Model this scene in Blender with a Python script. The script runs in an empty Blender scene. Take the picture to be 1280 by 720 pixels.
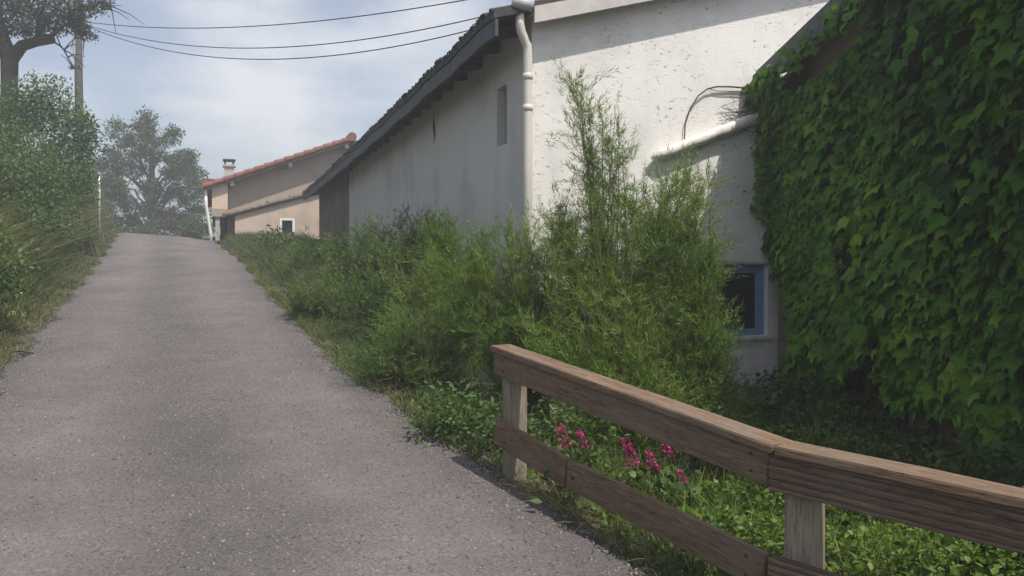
import bpy, bmesh, math, random
import numpy as np
from mathutils import Vector
rng = np.random.default_rng(7)
random.seed(7)
R = math.radians
scene = bpy.context.scene
COL = scene.collection
F_PX, HOR = 1000.0, 340.0          # focal length and horizon row measured in the 1280 px photograph


def at(px, py, d):
    return np.array([(px - 640.0) / F_PX * d, d, (HOR - py) / F_PX * d])


def smooth(x, a, b):
    t = np.clip((np.asarray(x, float) - a) / (b - a), 0, 1)
    return t * t * (3 - 2 * t)


# ------------------------------------------------------------------ terrain
_re_y = [-12, 0, 2.5, 3.54, 4.7, 7.7, 13, 18.9, 28, 34, 60, 140]
_re_x = [9.2, 2.7, 1.27, .67, .0, -1.6, -3.9, -6.3, -10.4, -13.5, -27, -66]


def r_edge(y): return np.interp(y, _re_y, _re_x)
def l_edge(y): return -4.9 - (np.asarray(y, float) - 7.7) * .441


def zr(x, y):
    y = np.asarray(y, float)
    t = np.clip(y - 28, 0, 8)
    z = -1.7 + .1 * np.minimum(y, 28) + .1 * t - .0125 * t * t
    z = z - .1 * np.clip(y - 36, 0, 30)
    xx = np.clip(x, l_edge(y) - .5, r_edge(y) + .5)
    return z + .07 * (r_edge(y) - xx) * smooth(y, 16, 30)


def gz(x, y):
    x = np.asarray(x, float); y = np.asarray(y, float)
    base = zr(x, y)
    el = l_edge(y) - x
    e = np.clip(el, 0, 60)
    bank = .62 * e * smooth(e, 0, 1.2)
    bank = np.where(bank > 1.9, 1.9 + (bank - 1.9) * .18, bank)
    bank = np.minimum(bank, 3.2) * (1 - smooth(y, 33, 48))
    er = np.clip(x - r_edge(y), 0, 60)
    low = np.minimum(base, -1.62 + .03 * np.sin(x * 2.1 + y))
    k = smooth(er, .05, 1.7) * (1 - smooth(y, 7.5, 14))
    z = base * (1 - k) + low * k + bank
    z = z + .05 * smooth(er, .1, .7) * smooth(y, 9, 14)
    return z


# ------------------------------------------------------------------ object helpers
def tag(o, label=None, cat=None, group=None, kind=None):
    if label: o['label'] = label
    if cat: o['category'] = cat
    if group: o['group'] = group
    if kind: o['kind'] = kind
    return o


def empty(name, loc, label=None, cat=None, group=None):
    o = bpy.data.objects.new(name, None)
    COL.objects.link(o); o.location = [float(c) for c in loc]; o.empty_display_size = .1
    return tag(o, label, cat, group)


_roots = {}


def link(name, me, parent=None):
    o = bpy.data.objects.new(name, me); COL.objects.link(o)
    if parent is not None:
        o.parent = parent
        # meshes are written in world space; shift them to the parent's own frame
        p = parent; off = Vector((0, 0, 0))
        while p is not None:
            off += Vector(p.location); p = p.parent
        o.location = -off + Vector((0, 0, 0))
        if parent.type == 'MESH':
            o.location = (0, 0, 0)
    return o


def np_mesh(name, V, F, mat, parent=None, var=None, smooth_sh=False):
    V = np.ascontiguousarray(V, dtype=np.float32); F = np.ascontiguousarray(F, dtype=np.int32)
    me = bpy.data.meshes.new(name)
    m, k = F.shape
    me.vertices.add(len(V)); me.vertices.foreach_set('co', V.ravel())
    me.loops.add(m * k); me.loops.foreach_set('vertex_index', F.ravel())
    me.polygons.add(m)
    me.polygons.foreach_set('loop_start', np.arange(m, dtype=np.int32) * k)
    me.polygons.foreach_set('loop_total', np.full(m, k, dtype=np.int32))
    if smooth_sh:
        me.polygons.foreach_set('use_smooth', np.ones(m, dtype=bool))
    me.update(calc_edges=True)
    if var is not None:
        a = me.attributes.new('var', 'FLOAT', 'POINT')
        a.data.foreach_set('value', np.ascontiguousarray(var, dtype=np.float32))
    me.materials.append(mat)
    return link(name, me, parent)


class MB:
    """collects faces of one part"""
    def __init__(s): s.v = []; s.f = []
    def add(s, vs, fs):
        n = len(s.v); s.v += [tuple(float(c) for c in v) for v in vs]; s.f += [tuple(i + n for i in f) for f in fs]
    def hexa(s, p):     # 8 points: bottom 4, top 4
        s.add(p, [(3, 2, 1, 0), (4, 5, 6, 7), (0, 1, 5, 4), (1, 2, 6, 5), (2, 3, 7, 6), (3, 0, 4, 7)])
    def box(s, fr, u0, u1, v0, v1, z0, z1):
        s.hexa([fr(u0, v0, z0), fr(u1, v0, z0), fr(u1, v1, z0), fr(u0, v1, z0),
                fr(u0, v0, z1), fr(u1, v0, z1), fr(u1, v1, z1), fr(u0, v1, z1)])
    def tube(s, pts, rad, n=8, caps=True):
        V, Fc = tube(pts, rad, n)
        k = len(s.v); s.v += [tuple(v) for v in V.tolist()]; s.f += [tuple(int(i) + k for i in f) for f in Fc]
        if caps:
            s.f.append(tuple(k + i for i in range(n))[::-1]); L = len(V)
            s.f.append(tuple(k + L - n + i for i in range(n)))
    def build(s, name, mat, parent=None, bevel=0, sm=False):
        me = bpy.data.meshes.new(name); me.from_pydata(s.v, [], s.f); me.update()
        bm = bmesh.new(); bm.from_mesh(me); bmesh.ops.recalc_face_normals(bm, faces=bm.faces)
        if bevel:
            bmesh.ops.bevel(bm, geom=[e for e in bm.edges], offset=bevel, segments=2, affect='EDGES', profile=.6)
        if sm:
            for f in bm.faces: f.smooth = True
        bm.to_mesh(me); bm.free()
        me.materials.append(mat)
        return link(name, me, parent)


def tube(pts, rad, n=6):
    P = np.asarray(pts, float); r = np.broadcast_to(np.asarray(rad, float), (len(P),))
    T = np.gradient(P, axis=0); T /= np.linalg.norm(T, axis=1, keepdims=True) + 1e-9
    ref = np.array([0, 0, 1.]) if abs(T[0, 2]) < .9 else np.array([1., 0, 0])
    V = []
    for p, t, rr in zip(P, T, r):
        a = np.cross(t, ref); a /= np.linalg.norm(a) + 1e-9; b = np.cross(t, a)
        ref = np.cross(a, t)
        an = np.arange(n) / n * 2 * np.pi
        V.append(p + rr * (np.cos(an)[:, None] * a + np.sin(an)[:, None] * b))
    V = np.concatenate(V)
    Fc = []
    for i in range(len(P) - 1):
        for j in range(n):
            Fc.append((i * n + j, i * n + (j + 1) % n, (i + 1) * n + (j + 1) % n, (i + 1) * n + j))
    return V, np.array(Fc)


class TubeSet:
    def __init__(s): s.V = []; s.F = []; s.n = 0
    def add(s, pts, rad, n=5):
        V, Fc = tube(pts, rad, n); s.V.append(V); s.F.append(Fc + s.n); s.n += len(V)
    def build(s, name, mat, parent=None):
        V = np.concatenate(s.V)
        return np_mesh(name, V, np.concatenate(s.F), mat, parent, var=rng.random(len(V)), smooth_sh=True)


# ------------------------------------------------------------------ leaves and blades
def unit(a): return a / (np.linalg.norm(a, axis=-1, keepdims=True) + 1e-9)


def frames(axis, nrm):
    y = unit(axis); x = unit(np.cross(y, nrm)); z = np.cross(x, y)
    return np.stack([x, y, z], axis=-1)     # columns


LEAF_V = np.array([[0, 0, 0], [.27, .42, .07], [0, 1, -.03], [-.27, .42, .07], [0, .45, -.02]], float)
LEAF_F = np.array([[0, 1, 2, 4], [0, 4, 2, 3]])
OVAL_V = np.array([[0, 0, 0], [.3, .25, .05], [.3, .65, .05], [0, 1, -.06], [-.3, .65, .05], [-.3, .25, .05], [0, .5, -.02]], float)
OVAL_F = np.array([[0, 1, 2, 6], [6, 2, 3, 4], [0, 6, 4, 5]])
_h = [(0, 0), (.16, -.13), (.36, -.08), (.46, .12), (.58, .5), (.38, .47), (.22, .55), (.12, .8), (0, 1.02)]
IVY_V = [[x, y, .10 * abs(x)] for x, y in _h] + [[-x, y, .10 * abs(x)] for x, y in _h[1:-1]] + [[0, .42, -.05]]
IVY_V = np.array(IVY_V, float); IVY_V[8, 2] = -.09; IVY_V[4, 2] = -.02; IVY_V[12, 2] = -.02
_c = len(IVY_V) - 1
_ring = list(range(9)) + [8 + i for i in range(7, 0, -1)]
IVY_F = np.array([[_c, _ring[i], _ring[(i + 1) % len(_ring)]] for i in range(len(_ring))])


def inst(TV, TF, P, FR, S):
    n = len(P); k = len(TV)
    V = np.einsum('nij,kj->nki', FR, TV) * np.asarray(S).reshape(-1, 1, 1) + P[:, None, :]
    F = (TF[None] + (np.arange(n) * k)[:, None, None]).reshape(-1, TF.shape[1])
    return V.reshape(-1, 3), F


def blades(P, D, L, W, bend, segs=2, side=None):
    """thin tapering strips: base, direction, length, width, bend vector (per blade)"""
    n = len(P); D = unit(D); L = np.asarray(L).reshape(-1, 1); W = np.asarray(W).reshape(-1, 1)
    if side is None: side = unit(np.cross(D, rng.normal(size=(n, 3))))
    rows = []
    for i in range(segs + 1):
        t = i / segs
        c = P + D * L * t + bend * L * t * t
        w = side * W * (1 - .8 * t) * .5
        rows += [c - w, c + w]
    V = np.stack(rows, axis=1).reshape(-1, 3)
    q = np.array([[2 * i, 2 * i + 1, 2 * i + 3, 2 * i + 2] for i in range(segs)])
    F = (q[None] + (np.arange(n) * 2 * (segs + 1))[:, None, None]).reshape(-1, 4)
    return V, F, 2 * (segs + 1)


def rep(v, k): return np.repeat(v, k)


# ------------------------------------------------------------------ materials
def mat(name):
    m = bpy.data.materials.new(name); m.use_nodes = True
    nt = m.node_tree; nt.nodes.clear()
    return m, nt


def N(nt, t, **kw):
    n = nt.nodes.new(t)
    for k, v in kw.items():
        if k.startswith('i_'): n.inputs[k[2:].replace('_', ' ')].default_value = v
        else: setattr(n, k, v)
    return n


def ramp(nt, stops):
    r = nt.nodes.new('ShaderNodeValToRGB'); e = r.color_ramp.elements
    while len(e) < len(stops): e.new(.5)
    for x, (p, c) in zip(e, stops):
        x.position = p; x.color = (*c, 1) if len(c) == 3 else c
    return r


def noise(nt, scale, detail=4, rough=.55, vec=None, dim='3D'):
    n = N(nt, 'ShaderNodeTexNoise', i_Scale=scale, i_Detail=detail, i_Roughness=rough)
    if vec is not None: nt.links.new(vec, n.inputs['Vector'])
    return n


def mixc(nt, fac, a, b, mode='MIX'):
    m = N(nt, 'ShaderNodeMix', data_type='RGBA', blend_type=mode)
    for sock, v in ((m.inputs[0], fac), (m.inputs[6], a), (m.inputs[7], b)):
        if hasattr(v, 'is_linked') or hasattr(v, 'links'): nt.links.new(v, sock)
        elif isinstance(v, (int, float)): sock.default_value = v
        else: sock.default_value = (*v, 1)
    return m.outputs[2]


def coords(nt, scale=None):
    tc = N(nt, 'ShaderNodeTexCoord')
    if scale is None: return tc.outputs['Object']
    mp = N(nt, 'ShaderNodeMapping'); mp.inputs['Scale'].default_value = scale
    nt.links.new(tc.outputs['Object'], mp.inputs['Vector'])
    return mp.outputs[0]


def finish(nt, color, rough=.8, bump=None, bstr=.3, bdist=.02, spec=.3):
    b = N(nt, 'ShaderNodeBsdfPrincipled'); o = N(nt, 'ShaderNodeOutputMaterial')
    if hasattr(color, 'links'): nt.links.new(color, b.inputs['Base Color'])
    else: b.inputs['Base Color'].default_value = (*color, 1)
    if hasattr(rough, 'links'): nt.links.new(rough, b.inputs['Roughness'])
    else: b.inputs['Roughness'].default_value = rough
    b.inputs['Specular IOR Level'].default_value = spec
    if bump is not None:
        bp = N(nt, 'ShaderNodeBump'); bp.inputs['Strength'].default_value = bstr; bp.inputs['Distance'].default_value = bdist
        nt.links.new(bump, bp.inputs['Height']); nt.links.new(bp.outputs[0], b.inputs['Normal'])
    nt.links.new(b.outputs[0], o.inputs['Surface'])
    return b


def m_leaf(name, stops, transl=.35, rough=.5, spec=.35, tcol=None):
    m, nt = mat(name)
    at_ = N(nt, 'ShaderNodeAttribute', attribute_name='var')
    r = ramp(nt, stops); nt.links.new(at_.outputs['Fac'], r.inputs[0])
    b = N(nt, 'ShaderNodeBsdfPrincipled', i_Roughness=rough)
    b.inputs['Specular IOR Level'].default_value = spec
    nt.links.new(r.outputs[0], b.inputs['Base Color'])
    t = N(nt, 'ShaderNodeBsdfTranslucent')
    tc = mixc(nt, 1.0, r.outputs[0], tcol or (1.25, 1.2, .5), 'MULTIPLY')
    nt.links.new(tc, t.inputs['Color'])
    mx = N(nt, 'ShaderNodeMixShader'); mx.inputs[0].default_value = transl
    nt.links.new(b.outputs[0], mx.inputs[1]); nt.links.new(t.outputs[0], mx.inputs[2])
    o = N(nt, 'ShaderNodeOutputMaterial'); nt.links.new(mx.outputs[0], o.inputs['Surface'])
    return m


def m_plain(name, c, rough=.6, var=.15, scale=6, bstr=.15, spec=.3):
    m, nt = mat(name); v = coords(nt)
    n = noise(nt, scale, 5, vec=v)
    r = ramp(nt, [(.3, tuple(x * (1 - var) for x in c)), (.7, tuple(min(1, x * (1 + var)) for x in c))])
    nt.links.new(n.outputs[0], r.inputs[0])
    n2 = noise(nt, scale * 12, 3, vec=v)
    finish(nt, r.outputs[0], rough, n2.outputs[0], bstr, .01, spec)
    return m


def m_plaster(name, c, dirt, pits=True, coarse=1.0):
    m, nt = mat(name); v = coords(nt)
    big = noise(nt, .9, 6, .6, v); mid = noise(nt, 7, 5, .6, v)
    st = noise(nt, 1.0, 5, .65, coords(nt, (3.5, 3.5, .35)))
    r = ramp(nt, [(.32, tuple(x * .80 for x in c)), (.5, c), (.75, tuple(min(.88, x * 1.05) for x in c))])
    nt.links.new(big.outputs[0], r.inputs[0])
    r2 = ramp(nt, [(.50, (0, 0, 0)), (.72, (1, 1, 1))]); nt.links.new(st.outputs[0], r2.inputs[0])
    col = mixc(nt, mixf(nt, r2.outputs[0], .16), r.outputs[0], dirt)
    lump = noise(nt, 52 * coarse, 4, .7, v); fine = noise(nt, 150 * coarse, 3, .6, v)
    hsum = N(nt, 'ShaderNodeMath', operation='MULTIPLY_ADD'); hsum.inputs[1].default_value = .35
    nt.links.new(fine.outputs[0], hsum.inputs[0]); nt.links.new(lump.outputs[0], hsum.inputs[2])
    h = hsum.outputs[0]
    if pits:
        # weathered pits and hairline cracks in the roughcast
        pv = coords(nt, (1.0, 1.0, 2.2))
        pn = noise(nt, 15, 7, .8, pv)
        pr = ramp(nt, [(.375, (1, 1, 1)), (.415, (0, 0, 0))]); nt.links.new(pn.outputs[0], pr.inputs[0])
        zone = ramp(nt, [(.43, (.08, .08, .08)), (.60, (1, 1, 1))]); zn = noise(nt, 1.6, 4, .6, v); nt.links.new(zn.outputs[0], zone.inputs[0])
        pm = N(nt, 'ShaderNodeMath', operation='MULTIPLY'); nt.links.new(pr.outputs[0], pm.inputs[0]); nt.links.new(zone.outputs[0], pm.inputs[1])
        col = mixc(nt, pm.outputs[0], col, tuple(x * .32 for x in dirt))
        sub = N(nt, 'ShaderNodeMath', operation='SUBTRACT'); nt.links.new(h, sub.inputs[0]); nt.links.new(pm.outputs[0], sub.inputs[1]); h = sub.outputs[0]
    finish(nt, col, .92, h, .5, .013, .15)
    return m


def mixf(nt, sock, k):
    n = N(nt, 'ShaderNodeMath', operation='MULTIPLY'); n.inputs[1].default_value = k
    nt.links.new(sock, n.inputs[0]); return n.outputs[0]


def m_wood(name, c1, c2, axis_scale, grain=1.0, groove=0):
    m, nt = mat(name)
    at_ = N(nt, 'ShaderNodeAttribute', attribute_name='grain')
    mp = N(nt, 'ShaderNodeMapping'); mp.inputs['Scale'].default_value = axis_scale
    nt.links.new(at_.outputs['Vector'], mp.inputs['Vector'])
    v = mp.outputs[0]
    n1 = noise(nt, 3.2 * grain, 6, .65, v); n2 = noise(nt, 11 * grain, 4, .65, v); n3 = noise(nt, 2.2, 4, .5, at_.outputs['Vector'])
    r = ramp(nt, [(.3, c1), (.52, tuple((a + b) / 2 for a, b in zip(c1, c2))), (.7, c2)]); nt.links.new(n1.outputs[0], r.inputs[0])
    rg = ramp(nt, [(.36, (.35, .32, .30)), (.47, (1, 1, 1)), (.65, (1.25, 1.25, 1.25))]); nt.links.new(n2.outputs[0], rg.inputs[0])
    col = mixc(nt, .8, r.outputs[0], rg.outputs[0], 'MULTIPLY')
    rw = ramp(nt, [(.5, (0, 0, 0)), (.75, (1, 1, 1))]); nt.links.new(n3.outputs[0], rw.inputs[0])
    col = mixc(nt, mixf(nt, rw.outputs[0], .45), col, (.2, .17, .14))
    ad = N(nt, 'ShaderNodeMath', operation='ADD'); nt.links.new(n1.outputs[0], ad.inputs[0]); nt.links.new(n2.outputs[0], ad.inputs[1])
    h = ad.outputs[0]
    if groove:
        sp = N(nt, 'ShaderNodeSeparateXYZ'); nt.links.new(at_.outputs['Vector'], sp.inputs[0])
        mu = mixf(nt, sp.outputs[2], groove); sn = N(nt, 'ShaderNodeMath', operation='SINE'); nt.links.new(mu, sn.inputs[0])
        gr = ramp(nt, [(.05, (.5, .48, .46)), (.22, (1, 1, 1))])
        hf = N(nt, 'ShaderNodeMath', operation='MULTIPLY_ADD'); hf.inputs[1].default_value = .5; hf.inputs[2].default_value = .5
        nt.links.new(sn.outputs[0], hf.inputs[0]); nt.links.new(hf.outputs[0], gr.inputs[0])
        col = mixc(nt, .85, col, gr.outputs[0], 'MULTIPLY')
        a2 = N(nt, 'ShaderNodeMath', operation='ADD'); nt.links.new(h, a2.inputs[0]); nt.links.new(hf.outputs[0], a2.inputs[1]); h = a2.outputs[0]
    finish(nt, col, .82, h, .6, .006, .2)
    return m


def m_road():
    m, nt = mat('weathered_asphalt'); v = coords(nt)
    big = noise(nt, .55, 5, .6, v); mid = noise(nt, 3.2, 5, .6, v)
    grit = noise(nt, 55, 4, .8, v); fine = noise(nt, 240, 2, .6, v)
    r = ramp(nt, [(.3, (.136, .125, .124)), (.55, (.168, .154, .151)), (.75, (.195, .179, .172))]); nt.links.new(big.outputs[0], r.inputs[0])
    r2 = ramp(nt, [(.3, (.9, .89, .91)), (.7, (1.08, 1.07, 1.05))]); nt.links.new(mid.outputs[0], r2.inputs[0])
    col = mixc(nt, 1, r.outputs[0], r2.outputs[0], 'MULTIPLY')
    r3 = ramp(nt, [(.33, (.38, .38, .42)), (.46, (.9, .9, .9)), (.56, (1.05, 1.05, 1.05)), (.68, (1.75, 1.7, 1.62))]); nt.links.new(grit.outputs[0], r3.inputs[0])
    col = mixc(nt, .85, col, r3.outputs[0], 'MULTIPLY')
    at_ = N(nt, 'ShaderNodeAttribute', attribute_name='var')       # position across the lane: two wheel tracks worn smooth
    wob = N(nt, 'ShaderNodeMath', operation='MULTIPLY_ADD'); wob.inputs[1].default_value = .16; nt.links.new(big.outputs[0], wob.inputs[0]); nt.links.new(at_.outputs['Fac'], wob.inputs[2])
    tr_ = ramp(nt, [(.06, (.70, .68, .68)), (.22, (1, 1, 1)), (.36, (1.10, 1.09, 1.08)), (.52, (.80, .79, .80)), (.62, (.84, .83, .84)), (.78, (1.10, 1.09, 1.08)), (.95, (1, .99, .97)), (1.0, (.8, .77, .74))])
    nt.links.new(wob.outputs[0], tr_.inputs[0]); col = mixc(nt, .75, col, tr_.outputs[0], 'MULTIPLY')
    vo = N(nt, 'ShaderNodeTexVoronoi', i_Scale=38.0); nt.links.new(v, vo.inputs['Vector'])
    sp = ramp(nt, [(.06, (1, 1, 1)), (.13, (0, 0, 0))]); nt.links.new(vo.outputs['Distance'], sp.inputs[0])
    pick = ramp(nt, [(.80, (0, 0, 0)), (.84, (1, 1, 1))])
    sx = N(nt, 'ShaderNodeSeparateColor'); nt.links.new(vo.outputs['Color'], sx.inputs[0]); nt.links.new(sx.outputs[0], pick.inputs[0])
    pick.color_ramp.elements[1].color = (.45, .45, .45, 1)
    pm = N(nt, 'ShaderNodeMath', operation='MULTIPLY'); nt.links.new(sp.outputs[0], pm.inputs[0]); nt.links.new(pick.outputs[0], pm.inputs[1])
    col = mixc(nt, pm.outputs[0], col, (.36, .34, .31))
    h = N(nt, 'ShaderNodeMath', operation='ADD'); nt.links.new(grit.outputs[0], h.inputs[0]); nt.links.new(mixf(nt, fine.outputs[0], .5), h.inputs[1])
    h2 = N(nt, 'ShaderNodeMath', operation='ADD'); nt.links.new(h.outputs[0], h2.inputs[0]); nt.links.new(pm.outputs[0], h2.inputs[1])
    finish(nt, col, .93, h2.outputs[0], .9, .014, .2)
    return m


def m_soil():
    m, nt = mat('grassy_soil'); v = coords(nt)
    n1 = noise(nt, 1.2, 6, .65, v); n2 = noise(nt, 22, 4, .65, v)
    r = ramp(nt, [(.3, (.035, .05, .018)), (.5, (.06, .062, .028)), (.7, (.12, .10, .065))]); nt.links.new(n1.outputs[0], r.inputs[0])
    r2 = ramp(nt, [(.3, (.55, .55, .5)), (.7, (1.3, 1.25, 1.1))]); nt.links.new(n2.outputs[0], r2.inputs[0])
    ea = N(nt, 'ShaderNodeAttribute', attribute_name='var')
    n4 = noise(nt, 5, 5, .65, v)
    sm = N(nt, 'ShaderNodeMath', operation='MULTIPLY'); nt.links.new(ea.outputs['Fac'], sm.inputs[0]); nt.links.new(n4.outputs[0], sm.inputs[1])
    er = ramp(nt, [(.12, (0, 0, 0)), (.45, (1, 1, 1))]); nt.links.new(sm.outputs[0], er.inputs[0])
    base = mixc(nt, er.outputs[0], r.outputs[0], (.125, .105, .08))
    finish(nt, mixc(nt, 1, base, r2.outputs[0], 'MULTIPLY'), .95, n2.outputs[0], 1, .04, .1)
    return m


def m_stone():
    m, nt = mat('rough_rubble_stone'); v = coords(nt)
    vo = N(nt, 'ShaderNodeTexVoronoi', i_Scale=4.2); 
    d = noise(nt, 3, 3, .5, v); vv = mixc(nt, .08, v, d.outputs['Color']); nt.links.new(vv, vo.inputs['Vector'])
    n1 = noise(nt, 2, 6, .65, v)
    r = ramp(nt, [(.25, (.15, .125, .095)), (.6, (.265, .22, .17)), (.8, (.35, .30, .245))]); nt.links.new(n1.outputs[0], r.inputs[0])
    r2 = ramp(nt, [(.0, (.7, .7, .7)), (.5, (1.1, 1.1, 1.1))]); nt.links.new(vo.outputs['Distance'], r2.inputs[0])
    n3 = noise(nt, 40, 4, .6, v)
    finish(nt, mixc(nt, .8, r.outputs[0], r2.outputs[0], 'MULTIPLY'), .95, n3.outputs[0], .8, .04, .1)
    return m


def m_glass_dark():
    m, nt = mat('dark_window_glass')
    b = finish(nt, (.012, .014, .016), .08, spec=.5)
    return m


M = dict(
    road=m_road(), soil=m_soil(), stone=m_stone(), glass=m_glass_dark(),
    white=m_plaster('white_roughcast', (.79, .77, .73), (.42, .38, .33)),
    sidewall=m_plaster('shade_grey_render', (.555, .535, .495), (.30, .30, .28), pits=False, coarse=.7),  # barn plaster greyed: the shade on the lane side is in its colour
    tan=m_plaster('peach_render', (.53, .425, .345), (.33, .27, .2), pits=False),
    tan2=m_plaster('shaded_beige_render', (.36, .30, .25), (.25, .21, .17), pits=False),  # house render darkened for the gable under the verge shadow; also the beige beam
    peach=m_plaster('sunlit_peach_render', (.60, .475, .37), (.45, .37, .28), pits=False),  # same house render lightened, sunlight on the corner block put into the colour
    ivywall=m_plaster('old_brown_plaster', (.20, .16, .12), (.12, .1, .08)),
    slate=m_plain('dark_weathered_tile', (.055, .055, .06), .85, .35, 9, .6),
    fascia=m_plain('grey_painted_board', (.075, .08, .09), .7, .2, 5, .2),
    rafter=m_plain('old_grey_timber', (.13, .115, .10), .85, .3, 8, .4),
    verge=m_plain('pale_weathered_board', (.50, .47, .44), .75, .12, 5, .3),
    pvc=m_plain('cream_plastic_pipe', (.60, .565, .50), .45, .06, 3, .05),
    zinc=m_plain('grey_zinc', (.42, .43, .44), .5, .1, 6, .05),
    coping=m_plain('white_limewashed_mortar', (.70, .67, .62), .85, .12, 9, .5),
    tile=m_plain('red_clay_tile', (.205, .085, .068), .8, .3, 7, .5),
    concrete=m_plain('pale_concrete', (.42, .40, .37), .85, .15, 6, .3),
    whitepaint=m_plain('white_paint', (.74, .73, .71), .5, .05, 4, .05),
    blue=m_plain('chalky_blue_paint', (.17, .28, .47), .6, .15, 8, .15),
    bark=m_plain('dark_bark', (.065, .052, .042), .95, .35, 12, 1.0),
    twig=m_plain('brown_twig', (.085, .065, .045), .9, .3, 20, .3),
    polewood=m_plain('grey_pole_wood', (.065, .062, .06), .85, .2, 6, .5),
    wire=m_plain('black_cable', (.03, .03, .032), .6, .1, 4, .05),
    dark=m_plain('recess_shade_and_cap_black', (.03, .03, .03), .9, .2, 4, .1),  # painted recess shade on the farmhouse, own dark colour on the chimney cap
    shutter=m_plain('grey_painted_shutter', (.20, .215, .225), .75, .15, 6, .2),
    pebble=m_plain('loose_stone', (.24, .225, .205), .9, .4, 3, .3),
    broom=m_leaf('broom_green', [(0, (.055, .108, .013)), (.45, (.122, .20, .028)), (.85, (.19, .27, .05)), (1, (.24, .24, .09))], .3, .5),
    broomdark=m_leaf('broom_dark_green', [(0, (.046, .094, .022)), (.5, (.096, .165, .036)), (.9, (.15, .215, .055)), (1, (.18, .175, .08))], .3, .55),
    ivy=m_leaf('creeper_leaf', [(0, (.016, .066, .003)), (.45, (.060, .172, .006)), (.85, (.125, .26, .012)), (1, (.21, .31, .03))], .30, .55, .18),
    weed=m_leaf('weed_leaf', [(0, (.035, .08, .016)), (.6, (.07, .135, .03)), (1, (.15, .19, .055))], .35, .5),
    fern=m_leaf('ground_leaf', [(0, (.05, .105, .014)), (.6, (.12, .20, .03)), (1, (.20, .26, .05))], .35, .5),
    grass=m_leaf('grass_blade', [(0, (.05, .085, .022)), (.5, (.095, .13, .04)), (.8, (.17, .175, .075)), (1, (.30, .25, .14))], .3, .6),
    dry=m_leaf('dry_grass_blade', [(0, (.07, .105, .03)), (.5, (.125, .15, .055)), (.85, (.19, .185, .09)), (1, (.29, .25, .15))], .3, .65),
    bramble=m_leaf('bramble_leaf', [(0, (.038, .09, .02)), (.6, (.075, .145, .036)), (1, (.14, .20, .06))], .35, .5),
    treeleaf=m_leaf('tree_leaf', [(0, (.026, .054, .016)), (.6, (.048, .092, .026)), (1, (.09, .135, .042))], .3, .5),
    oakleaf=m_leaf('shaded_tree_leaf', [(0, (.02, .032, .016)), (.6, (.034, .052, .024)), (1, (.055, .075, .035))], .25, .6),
    pink=m_leaf('pink_petal', [(0, (.26, .008, .10)), (.6, (.50, .022, .20)), (1, (.66, .11, .33))], .4, .6, tcol=(1.1, .6, .8)),
    yellow=m_leaf('yellow_petal', [(0, (.55, .5, .12)), (1, (.75, .72, .3))], .3, .6),
)
M['aggregate'] = m_leaf('road_aggregate', [(0, (.055, .052, .054)), (.5, (.125, .116, .114)), (.85, (.185, .172, .166)), (1, (.27, .255, .24))], 0, .9, .15)
M['rail'] = m_wood('brown_stained_wood', (.112, .074, .049), (.225, .158, .108), (1.2, 16, 16))
M['groove'] = m_wood('reeded_brown_wood', (.094, .065, .046), (.185, .133, .095), (1.2, 16, 16), groove=230)
M['post'] = m_wood('greyed_post_wood', (.20, .165, .125), (.33, .285, .225), (14, 14, .8))

# ------------------------------------------------------------------ ground and road
ys = np.concatenate([np.arange(-12, 1.5, .5), np.arange(1.5, 14, .14), np.arange(14, 34, .3), np.arange(34, 60, 1.5), np.linspace(60, 900, 24)])
xs = np.concatenate([np.linspace(-700, -60, 16), np.arange(-58, -24, 2.), np.arange(-24, -8, .4), np.arange(-8, 5, .16), np.arange(5, 20, .8), np.linspace(20, 700, 22)])
X, Y = np.meshgrid(xs, ys)
Z = gz(X, Y)
inr = np.minimum(X - l_edge(Y), r_edge(Y) - X)
Z = Z - .05 * smooth(inr, .0, .12)
off = np.minimum(-(X - l_edge(Y)), 9) ; rough = smooth(-inr, .1, .6)
Z = Z + rough * .03 * (np.sin(X * 5.3 + np.cos(Y * 3.1) * 2) + np.sin(Y * 6.1 + X * 2.7)) * (np.abs(X) < 24)
V = np.stack([X, Y, Z], -1).reshape(-1, 3)
nx = len(xs); ny = len(ys)
idx = np.arange(nx * ny).reshape(ny, nx)
F = np.stack([idx[:-1, :-1], idx[:-1, 1:], idx[1:, 1:], idx[1:, :-1]], -1).reshape(-1, 4)
g = np_mesh('ground', V, F, M['soil'], var=np.clip(1 - (-inr - .05) / .5, 0, 1).ravel(), smooth_sh=True); tag(g, 'grassy soil rising in a bank left of the road', 'ground', kind='structure')

ys = np.concatenate([np.arange(-11, 1, .4), np.arange(1, 14, .06), np.arange(14, 36, .15), np.arange(36, 70, 1.)])
ts = np.linspace(0, 1, 60)
YY, TT = np.meshgrid(ys, ts, indexing='ij')
wl = .07 * np.sin(YY * 3.1) + .05 * np.sin(YY * 7.7 + 1) + .03 * np.sin(YY * 19)
wr = .05 * np.sin(YY * 2.7 + 2) + .04 * np.sin(YY * 8.9) + .025 * np.sin(YY * 21 + 1)
XL = l_edge(YY) + wl * np.minimum(1, .35 + YY * .05); XR = r_edge(YY) + wr
XX = XL + (XR - XL) * TT
ed = np.minimum(TT, 1 - TT)
ZZ = zr(XX, YY) + .006 - .05 * (1 - smooth(ed, 0, .025)) + .004 * np.sin(XX * 1.7 + YY * .6) * smooth(ed, 0, .1)
V = np.stack([XX, YY, ZZ], -1).reshape(-1, 3)
idx = np.arange(V.shape[0]).reshape(len(ys), len(ts))
F = np.stack([idx[:-1, :-1], idx[:-1, 1:], idx[1:, 1:], idx[1:, :-1]], -1).reshape(-1, 4)
tag(np_mesh('road', V, F, M['road'], var=TT.ravel(), smooth_sh=True), 'narrow weathered grey asphalt lane climbing between bank and barn', 'road', kind='structure')

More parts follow.
